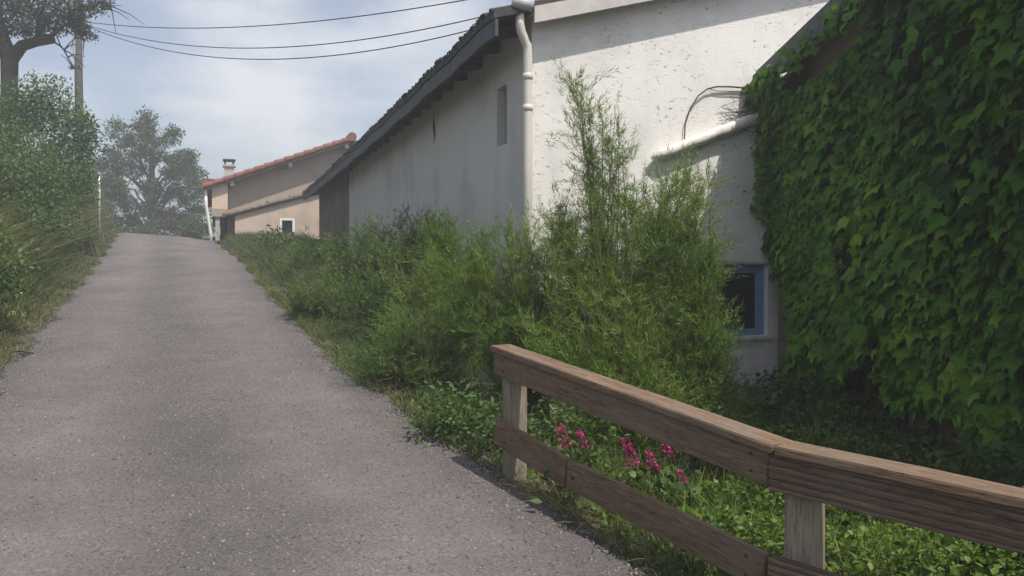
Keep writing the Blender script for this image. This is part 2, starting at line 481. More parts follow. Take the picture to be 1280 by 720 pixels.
# loose grit on the road and along its edges
def pebbles(n, pos, smin, smax, name, label, material):
    TV = np.array([[1, 0, 0], [0, 1, 0], [-1, 0, 0], [0, -1, 0], [0, 0, .8], [0, 0, -.8]], float)
    TF = np.array([[0, 1, 4], [1, 2, 4], [2, 3, 4], [3, 0, 4], [1, 0, 5], [2, 1, 5], [3, 2, 5], [0, 3, 5]])
    S = smin + (smax - smin) * rng.random(n) ** 3
    FR = frames(rng.normal(size=(n, 3)), rng.normal(size=(n, 3)))
    FR = FR * (0.5 + .7 * rng.random((n, 1, 3)))
    V, F = inst(TV, TF, pos, FR, S)
    return tag(np_mesh(name, V, F, material, var=rep(rng.random(n), 6)), label, 'gravel', kind='stuff')

def road_points(n, spread):
    py = 2.4 + 14 * rng.random(n) ** spread
    u_ = rng.random(n); e_ = rng.random(n)
    u_ = np.where(e_ < .22, 1 - np.abs(rng.normal(0, .05, n)), u_); u_ = np.where(e_ > .88, np.abs(rng.normal(0, .06, n)), u_)
    # wheel tracks are swept cleaner, the crown of the lane is rougher
    keep = rng.random(n) < .35 + .65 * np.clip(.5 + .5 * np.cos(u_ * 4 * np.pi) + .35 * np.sin(py * 2.3 + u_ * 9), 0, 1)
    py, u_ = py[keep], u_[keep]
    px_ = l_edge(py) + (r_edge(py) - l_edge(py)) * u_
    return np.stack([px_, py, zr(px_, py) + .004 + .004 * np.sin(px_ * 1.7 + py * .6) * smooth(np.minimum(u_, 1 - u_), 0, .1)], -1)
Pp = road_points(120000, 1.45)
pebbles(len(Pp), Pp, .003, .013, 'gravel', 'fine grey aggregate standing out of the worn asphalt surface', M['aggregate'])
Pp = road_points(2600, 1.5)
pebbles(len(Pp), Pp, .003, .012, 'loose_grit', 'loose pale grit scattered over the asphalt lane and its edges', M['pebble'])

# ------------------------------------------------------------------ barn
C0 = np.array([.2, 8.0]); UU = np.array([.94, .342]); VV = np.array([-.342, .94])


def frame_at(c):
    return lambda u, v, z: (c[0] + UU[0] * u + VV[0] * v, c[1] + UU[1] * u + VV[1] * v, z)


B = frame_at(C0)
SL = .285
def roof_z(u): return 2.46 + SL * (u + .42) if u <= 6 else 2.46 + SL * (6.42) - SL * (u - 6)   # underside

barn = empty('barn', B(0, 0, -1.6), 'long whitewashed barn with dark overhanging eave beside the climbing lane', 'barn')
# gable wall with a window opening
WU0, WU1, WZ0, WZ1 = 2.12, 2.84, -.71, .085
mb = MB()
def gable_prism(u0, u1, z0):
    mb.hexa([B(u0, 0, z0), B(u1, 0, z0), B(u1, .4, z0), B(u0, .4, z0),
             B(u0, 0, roof_z(u0)), B(u1, 0, roof_z(u1)), B(u1, .4, roof_z(u1)), B(u0, .4, roof_z(u0))])
gable_prism(0, WU0, -2.3); gable_prism(WU0, WU1, WZ1); gable_prism(WU1, 6, -2.3); gable_prism(6, 12, -2.3)
mb.box(B, WU0, WU1, 0, .4, -2.3, WZ0)
mb.build('gable_wall', M['white'], barn)
# side wall along the lane, with the narrow opening
mb = MB(); T = roof_z(0)
S0, S1, SZ0, SZ1 = .74, 1.07, 1.40, 2.05
mb.box(B, -.004, .396, .402, S0, -2.3, T); mb.box(B, -.004, .396, S1, 12.1, -2.3, T)
mb.box(B, -.004, .396, S0, S1, -2.3, SZ0); mb.box(B, -.004, .396, S0, S1, SZ1, T)
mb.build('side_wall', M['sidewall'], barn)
mb = MB(); mb.box(B, -.006, -.003, .0, .4, -2.3, T); mb.build('corner_strip', M['sidewall'], barn)  # thin sheet carrying the painted shade-grey over the gable wall's white end
w = MB(); w.box(B, .10, .13, S0, S1, SZ0, SZ1); sh = w.build('narrow_window', M['shutter'], barn)
mb = MB(); mb.box(B, .03, .45, 12.105, 18.7, -1.5, T - .02); mb.build('rubble_wall', M['stone'], barn, bevel=0)
mb = MB(); mb.box(B, 5.0, 12, 12, 12.3, -2, 3); mb.build('rear_wall', M['stone'], barn)

# roof: slab of tiles, sagging a little along the eave
mb = MB()
vs = np.concatenate([np.linspace(-.17, 18.9, 48)])
def sag(v): return -.05 * math.sin(max(0, v) / 18.9 * math.pi) + .012 * math.sin(v * 3.1) + .008 * math.sin(v * 7.9)
th = .085
for a, b in zip(vs[:-1], vs[1:]):
    for (u0, u1) in ((-.46, 6.0), (6.0, 12.4)):
        p = []
        for dz in (0, th):
            for (u, v) in ((u0, a), (u1, a), (u1, b), (u0, b)):
                p.append(B(u, v, roof_z(u) + .006 + dz + sag(v) * max(0, 1 - u / 6)))
        mb.hexa(p)
roof = mb.build('roof', M['slate'], barn)
# tile noses along the eave
ts_ = TubeSet()
for v in np.arange(-.1, 18.8, .21):
    uu = -.47; z = roof_z(uu) + th - .008 + sag(v) + rng.normal(0, .005)
    ts_.add([B(uu, v, z), B(.1, v, z + SL * .57)], .04, 7)
ts_.build('eave_tiles', M['slate'], roof)
# one lumpy strip of moss along the tile edge
mv = np.arange(.1, 12, .05)
lump = np.clip(np.sin(mv * 2.1) * np.sin(mv * 5.3 + 1) + .5 * rng.normal(0, .5, len(mv)), 0, 1.3)
tb = TubeSet(); tb.add([B(-.46 + rng.normal(0, .01), v, roof_z(-.46) + th + .012 + sag(v) + .012 * l) for v, l in zip(mv, lump)], .006 + .026 * lump * rng.random(len(mv)), 6)
tb.build('moss', M['slate'], roof)
# fascia + soffit boards + rafter tails
mb = MB()
for a, b in zip(vs[:-1], vs[1:]):
    p = []
    for dz in (-.17, -.004):
        for (u, v) in ((-.445, a), (-.415, a), (-.415, b), (-.445, b)):
            p.append(B(u, v, roof_z(-.44) + dz + sag(v)))
    mb.hexa(p)
mb.build('fascia_board', M['fascia'], barn)
for v in np.arange(.35, 18.6, .62):
    mb = MB(); s_ = sag(v)
    mb.hexa([B(-.41, v, roof_z(-.41) - .11 + s_), B(-.008, v, roof_z(0) - .13 + s_), B(-.008, v + .085, roof_z(0) - .13 + s_), B(-.41, v + .085, roof_z(-.41) - .11 + s_),
             B(-.41, v, roof_z(-.41) + s_), B(-.008, v, roof_z(0) + s_), B(-.008, v + .085, roof_z(0) + s_), B(-.41, v + .085, roof_z(-.41) + s_)])
    mb.build('rafter_tail', M['rafter'], barn)
# pale verge board along the gable rake
mb = MB()
p = []
for dz in (-.165, -.003):
    for (u, v) in ((-.05, -.20), (6.0, -.20), (6.0, -.172), (-.05, -.172)):
        p.append(B(u, v, roof_z(u) + dz + .03))
mb.hexa(p)
mb.build('verge_board', M['verge'], barn)
mb = MB(); p = []
for dz in (-.03, .0):
    for (u, v) in ((-.05, -.171), (6.0, -.171), (6.0, -.003), (-.05, -.003)):
        p.append(B(u, v, roof_z(u) + dz + .0))
mb.hexa(p); mb.build('verge_soffit', M['verge'], barn)
# gutter end, elbow and downpipe at the corner
mb = MB()
mb.tube([B(-.26, -.15, 2.615), B(-.16, -.16, 2.61), B(-.06, -.17, 2.605)], [.05, .062, .062], 14)
mb.build('gutter_end', M['zinc'], barn, sm=True)
pu, pv_ = -.075, -.075
dp = MB()
dp.tube([B(-.17, -.11, 2.53), B(-.17, -.11, 2.42), B(-.155, -.10, 2.36), B(-.115, -.085, 2.29), B(-.08, pv_, 2.23), B(pu, pv_, 2.16), B(pu, pv_, 1.0), B(pu, pv_, -1.7)], .046, 14)
dpo = dp.build('downpipe', M['pvc'], barn, sm=True)
for z in (1.93, 1.62):
    mb = MB(); mb.tube([B(pu, pv_, z - .03), B(pu, pv_, z - .028), B(pu, pv_, z + .028), B(pu, pv_, z + .03)], [.047, .0515, .0515, .047], 14)
    mb.build('pipe_collar', M['pvc'], dpo, sm=True)
# white sloping coping on the gable
mb = MB()
pts = [B(1.32 + i * .118, -.07, 1.195 + i * .118 * .385 + (.006 * math.sin(i * 2.1))) for i in range(16)]
mb.tube(pts, [(.02 if i == 0 else .052 + .0012 * i + .003 * math.sin(i * 1.7)) for i in range(16)], 12)
mb.build('sloping_coping', M['coping'], barn, sm=True)
# blue window
mb = MB()
f0, f1 = .07, .13
for (a, b, c, d) in ((WU0, WU0 + .09, WZ0, WZ1), (WU1 - .10, WU1, WZ0, WZ1), (WU0 + .09, WU1 - .10, WZ0, WZ0 + .075), (WU0 + .09, WU1 - .10, WZ1 - .10, WZ1)):
    mb.box(B, a + .001, b - .001, f0, f1, c + .001, d - .001)
win = MB(); win.box(B, WU0 + .07, WU1 - .08, .105, .112, WZ0 + .05, WZ1 - .08)
wo = win.build('blue_window', M['glass'], barn)
fo = mb.build('frame', M['blue'], wo, bevel=.004)
mb = MB(); mb.box(B, WU0 - .02, WU1 + .03, -.035, .10, WZ0 - .045, WZ0 - .002); mb.build('sill', M['coping'], wo, bevel=.006)
mb = MB(); mb.box(B, WU0 - .05, WU1 + .1, -.004, .05, WZ1 + .004, WZ1 + .03); mb.build('lintel', M['concrete'], wo)
# cable end hanging from the eave
mb = MB(); mb.tube([B(-.02, 3.84 + .02 * math.sin(i), 2.28 - i * .06) for i in range(8)], [.004, .006, .014, .016, .014, .010, .006, .003], 6); mb.build('cable', M['wire'], barn)

# ------------------------------------------------------------------ ivy-covered house on the right
ih = empty('house', (3.2, 6, -1.6), 'house covered by dark green creeper on the right', 'house')
I = lambda u, v, z: (u, v, z)
mb = MB(); mb.hexa([(3.0, 3.3, -2.2), (7.5, 3.3, -2.2), (7.5, 9.02, -2.2), (3.0, 9.02, -2.2), (3.0, 3.3, 2.36), (7.5, 3.3, 3.84), (7.5, 9.02, 3.7), (3.0, 9.02, 2.16)])
mb.build('wall', M['ivywall'], ih)
mb = MB()
mb.hexa([(2.70, 3.0, 2.35), (7.6, 3.0, 3.88), (7.6, 8.98, 3.72), (2.70, 8.86, 2.10), (2.70, 3.0, 2.47), (7.6, 3.0, 4.0), (7.6, 8.98, 3.85), (2.70, 8.86, 2.22)])
irf = mb.build('roof', M['slate'], ih)
mb = MB(); mb.hexa([(2.66, 3.0, 2.23), (2.695, 3.0, 2.23), (2.695, 8.85, 1.98), (2.66, 8.85, 1.98), (2.66, 3.0, 2.42), (2.695, 3.0, 2.42), (2.695, 8.85, 2.17), (2.66, 8.85, 2.17)])
mb.build('eave_board', M['fascia'], ih)
# stone quoin strip at the foot of the corner
mb = MB(); 
for i in range(9):
    z = -1.7 + i * .24; d_ = .02 + .03 * (i % 2) + rng.random() * .02
    mb.box(I, 3.0 - d_, 3.1, 8.3 - .12 * (i % 2), 8.86, z, z + .225)
mb.build('corner_stone', M['ivywall'], ih, bevel=.012)

# the creeper: leaves in overlapping shingles
iv = empty('ivy', (2.85, 6.5, -1.5), 'large three lobed creeper leaves covering the whole house wall', 'creeper')
def fbm2(a, b):
    return (np.sin(a * 1.3 + 1.7 * np.sin(b * .9)) + .6 * np.sin(a * 2.9 - b * 2.1 + 1) + .4 * np.sin(b * 4.3 + a * 3.7))
n = 11500
yv = 3.2 + 5.75 * rng.random(n); zv = -1.35 + 3.75 * rng.random(n)
topz = 2.05 + (8.85 - yv) * .04 - .30 * smooth(yv, 5.6, 6.6) * (1 - smooth(yv, 7.9, 8.5))
zv = np.where(zv > topz, topz - .1 * rng.random(n), zv)
# ragged lower hem, bare near the far corner foot
hem = -1.0 + .22 * np.sin(yv * 2.3) + .15 * np.sin(yv * 5.1) + np.where(yv > 8.1, .55 + (yv - 8.1) * .4, 0)
dens = .62 + .22 * fbm2(yv * 1.2, zv * 1.2)
keep = (zv > hem) & (rng.random(n) < np.clip(dens + .22, .15, 1))
yv, zv = yv[keep], zv[keep]; n = len(yv)
bulge = .16 + .07 * fbm2(yv, zv) + .10 * smooth(zv, .6, 2.0) + .1 * smooth(-yv, -5.5, -3)
layer = rng.random(n)
xv = 3.0 - np.clip(bulge, .05, .45) * (.35 + .65 * layer) - .02
sz = .07 + .09 * rng.random(n) ** 1.2 * (1 + .12 * smooth(-yv, -6, -3.5))
ax = np.stack([rng.normal(-.5, .32, n), rng.normal(0, .55, n), -np.ones(n)], -1)
nr = np.stack([-np.ones(n), rng.normal(-.2, .4, n), rng.normal(.75, .35, n)], -1)
P = np.stack([xv, yv, zv], -1)
V, F = inst(IVY_V, IVY_F, P, frames(ax, nr), sz)
var = np.clip(rng.normal(.46, .20, n) + .14 * fbm2(yv * .8, zv * .8 + 3), 0, 1)
np_mesh('foliage', V, F, M['ivy'], iv, var=rep(var, len(IVY_V)))
# small leaves creeping round the corner onto the gable and over the eave
n = 1500
uu = 2.95 - np.abs(rng.normal(0, .16, n)); zz = rng.uniform(.55, 2.05, n)
edge_u = 2.72 + .09 * np.sin(zz * 5) + .06 * np.sin(zz * 13)
keep = uu > edge_u - .25 * rng.random(n) ** 2; uu, zz = uu[keep], zz[keep]; n = len(uu)
P = np.array([B(a, -.03 - .16 * rng.random(), z) for a, z in zip(uu, zz)])
ax = np.stack([rng.normal(-.5, .4, n), rng.normal(-.2, .4, n), rng.normal(-.6, .5, n)], -1); nr = np.stack([rng.normal(-.3, .4, n), -np.ones(n), rng.normal(.3, .4, n)], -1)
V, F = inst(IVY_V, IVY_F, P, frames(ax, nr), rng.uniform(.035, .085, n))
np_mesh('edge_foliage', V, F, M['ivy'], iv, var=rep(rng.uniform(.3, 1, n), len(IVY_V)))
n = 1700
yv = rng.uniform(5.4, 8.9, n); P = np.stack([2.66 - .10 * rng.random(n) + .1 * rng.random(n), yv, 2.06 + (8.85 - yv) * .04 - .22 * rng.random(n) ** 1.5 + .02], -1)
keep = rng.random(n) < .12 + .88 * smooth(yv, 7.9, 8.5); P = P[keep]; n = len(P)
ax = np.stack([rng.normal(-.4, .3, n), rng.normal(0, .4, n), -np.ones(n)], -1); nr = np.stack([-np.ones(n), rng.normal(-.3, .3, n), rng.normal(.5, .3, n)], -1)
V, F = inst(IVY_V, IVY_F, P, frames(ax, nr), rng.uniform(.05, .11, n))
np_mesh('eave_foliage', V, F, M['ivy'], iv, var=rep(rng.uniform(.1, .7, n), len(IVY_V)))
tb = TubeSet()
for i in range(16):
    y0 = rng.uniform(3.6, 8.4); pts = []; y = y0
    for j in range(9):
        pts.append((2.975 - .03 * (j % 2), y, -1.65 + j * .44)); y += rng.normal(0, .12)
    tb.add(pts, np.linspace(.022, .006, 9), 6)
tb.build('stem', M['bark'], iv)

# dry vine on the white gable
dv = empty('dry_vine', B(2.6, -.03, 1.7), 'thin bare vine arching over the white gable wall', 'vine')
tb = TubeSet()
arc = [B(1.74, -.03, 1.42), B(1.75, -.03, 1.58), B(1.81, -.035, 1.76), B(1.91, -.04, 1.90), B(2.02, -.04, 1.98), B(2.14, -.04, 2.015), B(2.35, -.035, 2.03), B(2.62, -.03, 2.03), B(2.75, -.03, 2.0)]
tb.add(arc, np.linspace(.007, .010, 9), 6)
tb.add([B(2.72, -.03, 1.99), B(2.4, -.03, 1.985), B(2.15, -.03, 1.97), B(2.05, -.03, 1.985)], [.008, .006, .004, .003], 5)
for i in range(11):
    z = 1.55 + .35 * rng.random(); u0 = 2.75; l = rng.uniform(.2, .62)
    pts = [B(u0 - l * t, -.02 - .04 * math.sin(t * 3), z + .05 * math.sin(t * 5 + i) - .06 * t) for t in np.linspace(0, 1, 7)]
    tb.add(pts, np.linspace(.006, .002, 7), 5)
    for j in range(3):
        q = pts[rng.integers(2, 6)]; d = rng.normal(0, .06, 2)
        tb.add([q, (q[0] - .06 + d[0] * .3, q[1] - .01, q[2] + d[1])], [.003, .0015], 4)
tb.build('stem', M['twig'], dv)

# ------------------------------------------------------------------ far house on the crest
H0 = np.array([-10.7, 28.0]); H = frame_at(H0)
fh = empty('farmhouse', H(2, 0, 1), 'tan rendered farmhouse with red tiled roof at the top of the lane', 'house')
HS = .385
def hz(u): return 2.86 + HS * (u + .05) if u <= 4.98 else 2.86 + HS * 5.03 - HS * (u - 4.98)
mb = MB()
mb.hexa([H(.71, 0, .3), H(4.98, 0, .3), H(4.98, .3, .3), H(.71, .3, .3), H(.71, 0, hz(.71)), H(4.98, 0, hz(4.98)), H(4.98, .3, hz(4.98)), H(.71, .3, hz(.71))])
mb.hexa([H(4.98, 0, .3), H(9.6, 0, .3), H(9.6, .3, .3), H(4.98, .3, .3), H(4.98, 0, hz(4.98)), H(9.6, 0, hz(9.6)), H(9.6, .3, hz(9.6)), H(4.98, .3, hz(4.98))])
mb.box(H, .71, .95, .302, 8, .3, hz(.71)); mb.box(H, 9.3, 9.6, .302, 8, .3, hz(9.6))
mb.build('gable_wall', M['tan2'], fh)
mb = MB(); mb.box(H, .19, .71, -.32, 7, 1.93, 2.2); mb.build('beam_block', M['tan2'], fh)
mb = MB(); mb.hexa([H(.19, -.32, 2.2), H(.705, -.32, 2.2), H(.705, 7, 2.2), H(.19, 7, 2.2), H(.19, -.32, hz(.19) - .01), H(.705, -.32, hz(.7) - .01), H(.705, 7, hz(.7) - .01), H(.19, 7, hz(.19) - .01)])
mb.build('corner_block', M['peach'], fh)
mb = MB(); mb.box(H, .30, .44, -.25, -.1, .8, 1.93); mb.build('post', M['concrete'], fh)
mb = MB(); mb.box(H, .46, .7, .0, .1, .6, 1.93); mb.build('recess_shade_panel', M['dark'], fh)  # near-black panel painted in for the shade of the recess beside the annex
mb = MB(); p = []
for dz in (0, .1):
    for (u, v) in ((-.12, -.46), (4.98, -.46), (4.98, 8.4), (-.12, 8.4)): p.append(H(u, v, hz(u) + dz))
mb.hexa(p); p = []
for dz in (0, .1):
    for (u, v) in ((4.981, -.46), (10.1, -.46), (10.1, 8.4), (4.981, 8.4)): p.append(H(u, v, hz(u) + dz))
mb.hexa(p)
hr = mb.build('roof', M['tile'], fh)
tb = TubeSet()
for a in np.arange(-.1, 4.9, .34):    # verge tiles, one overlapping the next
    tb.add([H(a, -.47, hz(a) + .10), H(a + .37, -.47, hz(a + .37) + .075)], [.115, .095], 10)
tb.add([H(4.98, -.56, hz(4.98) + .14), H(4.98, 8.4, hz(4.98) + .14)], .16, 12)
tb.build('verge_tiles', M['tile'], hr)
mb = MB(); mb.tube([H(4.98, -.58, hz(4.98) + .14), H(4.98, -.55, hz(4.98) + .14)], .165, 12); mb.build('ridge_cap', M['tile'], hr)
mb = MB(); p = []
for dz in (-.05, -.004):
    for (u, v) in ((-.1, -.455), (4.97, -.455), (4.97, -.43), (-.1, -.43)): p.append(H(u, v, hz(u) + dz))
mb.hexa(p); mb.build('verge_strip', M['verge'], hr)
for u in (.78, 2.75, 4.75):
    mb = MB(); mb.box(H, u, u + .13, -.40, -.002, hz(u) - .17, hz(u) - .005); mb.build('purlin_end', M['verge'], fh)
# chimney behind the eave
mb = MB(); mb.box(H, .60, .95, 2.05, 2.40, 2.8, 3.98); ch = mb.build('chimney', M['concrete'], hr)
mb = MB(); mb.box(H, .54, 1.01, 1.99, 2.46, 3.981, 4.05); mb.build('collar', M['concrete'], ch)
mb = MB()
for a, b in ((.60, 2.05), (.89, 2.05), (.60, 2.34), (.89, 2.34)): mb.box(H, a, a + .06, b, b + .06, 4.051, 4.20)
mb.box(H, .55, 1.0, 2.0, 2.45, 4.201, 4.26); mb.build('chimney_cap', M['dark'], ch)
mb = MB(); mb.box(H, -.2, .5, 3.2, 4.2, 3.05, 3.62); mb.build('rear_stack', M['tile'], hr)
mb = MB(); mb.tube([H(-.02, -.35, 2.85), H(.0, -.35, 2.3), H(.14, -.3, 1.4), H(.18, -.28, .8)], .055, 10); mb.build('drainpipe', M['whitepaint'], fh, sm=True)
# lean-to annex in front, with its ragged tiles and white window
AV = -1.1
def az(u): return 1.86 + .30 * (u - .7)
mb = MB()
def apr(u0, u1, z0, top=True, z1=None):
    mb.hexa([H(u0, AV, z0), H(u1, AV, z0), H(u1, AV + .25, z0), H(u0, AV + .25, z0), H(u0, AV, z1 or az(u0)), H(u1, AV, z1 or az(u1)), H(u1, AV + .25, z1 or az(u1)), H(u0, AV + .25, z1 or az(u0))])
a0, a1, b0, b1 = 2.40, 2.90, 1.27, 1.87
apr(.93, a0, .3); apr(a1, 5.2, .3); apr(a0, a1, .3, z1=b0); apr(a0, a1, b1)
mb.box(H, .93, 1.1, AV + .252, -.002, .3, az(.93))
mb.build('annex_wall', M['tan'], fh)
mb = MB(); p = []
for dz in (.0, .05):
    for (u, v) in ((.62, AV - .07), (5.2, AV - .07), (5.2, -.003), (.62, -.003)): p.append(H(u, v, az(u) + dz + .005))
mb.hexa(p); ar = mb.build('annex_roof', M['slate'], fh)
tb = TubeSet()
for a in np.arange(.62, 5, .28):
    tb.add([H(a, AV - .08, az(a) + .09 + .02 * rng.random()), H(a + .33, AV - .08, az(a + .33) + .07)], [.075, .06], 8)
for a in np.arange(1.0, 5, .25):
    tb.add([H(a, AV - .08 + .5 * rng.random(), az(a) + .10 + .05 * rng.random()), H(a + .3, -.1, az(a + .3) + .09)], .06, 7)
tb.build('loose_tiles', m_plain('mossy_brown_tile', (.16, .125, .10), .9, .4, 6, .5), ar)
mb = MB(); mb.tube([H(.58, AV - .2, 1.84), H(.58, AV - .2, 1.98)], .05, 8); mb.build('eave_stub', M['fascia'], ar)
mb = MB(); mb.box(H, a0 + .05, a1 - .05, AV + .06, AV + .075, b0 + .05, b1 - .05); w = mb.build('window', M['glass'], fh)
mb = MB()
for (a, b, c, d) in ((a0, a0 + .075, b0, b1), (a1 - .075, a1, b0, b1), (a0 + .075, a1 - .075, b0, b0 + .07), (a0 + .075, a1 - .075, b1 - .07, b1)):
    mb.box(H, a, b, AV - .015, AV + .055, c, d)
mb.build('frame', M['whitepaint'], w)
mb = MB(); mb.box(H, a0 - .05, a1 + .05, AV - .12, AV - .002, b0 - .09, b0 - .02); mb.build('sill', M['concrete'], w)

# ------------------------------------------------------------------ wooden fence
def fence_piece(name, A, Bp, w, h, parent, material, tilt_n=None, z0a=0, z0b=0, rough=.0012, segs=14, end=0):
    """board from A to Bp (top centre line of its front face), thickness w away from the road, height h; with a grain attribute"""
    A = np.array(A, float); Bp = np.array(Bp, float)
    d = Bp - A; L = np.linalg.norm(d); t = d / L
    nrm = np.array([-t[1], t[0], 0.]); nrm /= np.linalg.norm(nrm)     # away from the lane for pieces running toward the camera
    up = np.cross(nrm, t) * -1.0
    if up[2] < 0: up = -up
    V = []; G = []
    for i in range(segs + 1):
        s = i / segs
        wob = rng.normal(0, rough, 4)
        for j, (a, b) in enumerate(((0, 0), (w, 0), (w, -h), (0, -h))):
            p = A + d * s + nrm * (a + wob[j] * .5) + up * (b + wob[(j + 1) % 4] * .7)
            V.append(p); G.append((s * L + A[0] * 7.3, a + A[1] * 3.1, b + round(A[2], 1)))
    F = []
    for i in range(segs):
        for j in range(4):
            k = (j + 1) % 4; F.append((i * 4 + j, i * 4 + k, i * 4 + 4 + k, i * 4 + 4 + j))
    me = bpy.data.meshes.new(name)
    me.from_pydata([tuple(p) for p in V], [], F + [(3, 2, 1, 0), tuple(segs * 4 + q for q in range(4))])
    at_ = me.attributes.new('grain', 'FLOAT_VECTOR', 'POINT')
    at_.data.foreach_set('vector', np.array(G, np.float32).ravel())
    bm = bmesh.new(); bm.from_mesh(me); bmesh.ops.recalc_face_normals(bm, faces=bm.faces)
    ee = [e for e in bm.edges if len(e.link_faces) == 2 and e.calc_face_angle(0) > .9]
    bmesh.ops.bevel(bm, geom=ee, offset=.0045, segments=2, affect='EDGES')
    bm.to_mesh(me); bm.free(); me.materials.append(material)
    return link(name, me, parent)

fe = empty('fence', (0, 4.75, -1.25), 'brown two rail wooden fence with wide top board at the lane edge', 'fence')
A0 = np.array([-.105, 4.78, -.440]); A1 = np.array([1.0, 3.08, -.662]); A2 = np.array([2.25, 1.86, -.75])
def away(t):
    n_ = np.array([-t[1], t[0], 0.]); return n_ / np.linalg.norm(n_)
def lay(A, Bq):   # orient so that 'away' points off the road
    return (A, Bq)
t1 = (A0 - A1); t2 = (A1 - A2)
# boards are given from near to far so that their thickness runs away from the lane
n1 = away(A0 - A1); n2 = away(A1 - A2)
sgn1 = 1 if n1[0] > 0 else -1
def board(name, A, Bq, w, h, m, off=0, **k):
    t = Bq - A; nn = away(t)
    if nn[0] < 0: A, Bq = Bq, A; nn = away(Bq - A)
    return fence_piece(name, A + nn * off, Bq + nn * off, w, h, fe, m, **k)
d1 = (A1 - A0) / np.linalg.norm(A1 - A0); d2 = (A2 - A1) / np.linalg.norm(A2 - A1)
zc = np.array([0, 0, 1.])
board('top_cap', A0 - d1 * .02, A1 + d1 * .015, .15, .034, M['rail'], off=-.022)
board('top_cap', A1 + d2 * .02, A2, .15, .034, M['rail'], off=-.022)
board('top_rail', A0 - zc * .036, A1 - zc * .036 - d1 * .012, .045, .135, M['rail'])
board('top_rail', A1 - zc * .036 - d2 * .012, A2 - zc * .036, .045, .145, M['groove'], off=.003)
# lower rails, spliced part way
Lk = np.array([.285, 4.19, -.985])
L0 = np.array([-.10, 4.77, -.872]); L1 = np.array([.985, 3.10, -1.10]); L2 = np.array([2.25, 1.86, -1.16])
board('lower_rail', L0, Lk, .04, .155, M['rail'])
board('lower_rail', Lk + d1 * .004, L1 - d1 * .01, .04, .150, M['rail'], off=.002)
board('lower_rail', L1 + d2 * .004, L2, .04, .16, M['groove'], off=.002)
def post(x, y, ztop, zbot, w=.105, rot=0.):
    me = bpy.data.meshes.new('post'); bm = bmesh.new()
    bmesh.ops.create_cube(bm, size=1)
    bmesh.ops.subdivide_edges(bm, edges=[e for e in bm.edges if abs(e.verts[0].co.z - e.verts[1].co.z) > .5], cuts=8)
    c, s = math.cos(rot), math.sin(rot); G = []
    for v in bm.verts:
        X_, Y_ = v.co.x * w + rng.normal(0, .0012), v.co.y * w + rng.normal(0, .0012)
        v.co = (x + X_ * c - Y_ * s, y + X_ * s + Y_ * c, zbot + (v.co.z + .5) * (ztop - zbot))
    bmesh.ops.bevel(bm, geom=[e for e in bm.edges if e.calc_face_angle(0) > .9], offset=.007, segments=2, affect='EDGES')
    bm.to_mesh(me); bm.free()
    a = me.attributes.new('grain', 'FLOAT_VECTOR', 'POINT')
    co = np.zeros(len(me.vertices) * 3, np.float32); me.vertices.foreach_get('co', co); a.data.foreach_set('vector', co)
    me.materials.append(M['post']); return link('post', me, fe)
fr1 = -n1 * sgn1 / np.linalg.norm(n1)
for base, dd, hs in ((A0, .10, (.065, .135)), (A1, -.10, (.065, .135)), (L0, .10, (.04, .115)), (L1, -.10, (.04, .115))):
    for h_ in hs:
        q = base + d1 * dd - zc * h_ + fr1 * .0005
        mb = MB(); mb.tube([q, q + fr1 * .003], .0065, 8); mb.build('nail', M['wire'], fe)
r1 = math.atan2(d1[1], d1[0]); r2 = math.atan2(d2[1], d2[0])
nn1 = n1 * sgn1; nn1 = nn1 / np.linalg.norm(nn1)
off = .046 + .052
p1 = A0 + d1 * .07 + nn1 * off; post(p1[0], p1[1], A0[2] - .045, -1.75, .105, r1)
p2 = A1 + (nn1 + n2 * (1 if n2[0] > 0 else -1)) * .5 * (off + .012) + d2 * .07; post(p2[0], p2[1], A1[2] - .052, -2.1, .108, r2)
p3 = A2 + n2 * (1 if n2[0] > 0 else -1) * off - d2 * .1; post(p3[0], p3[1], A2[2] - .05, -2.1, .105, r2)

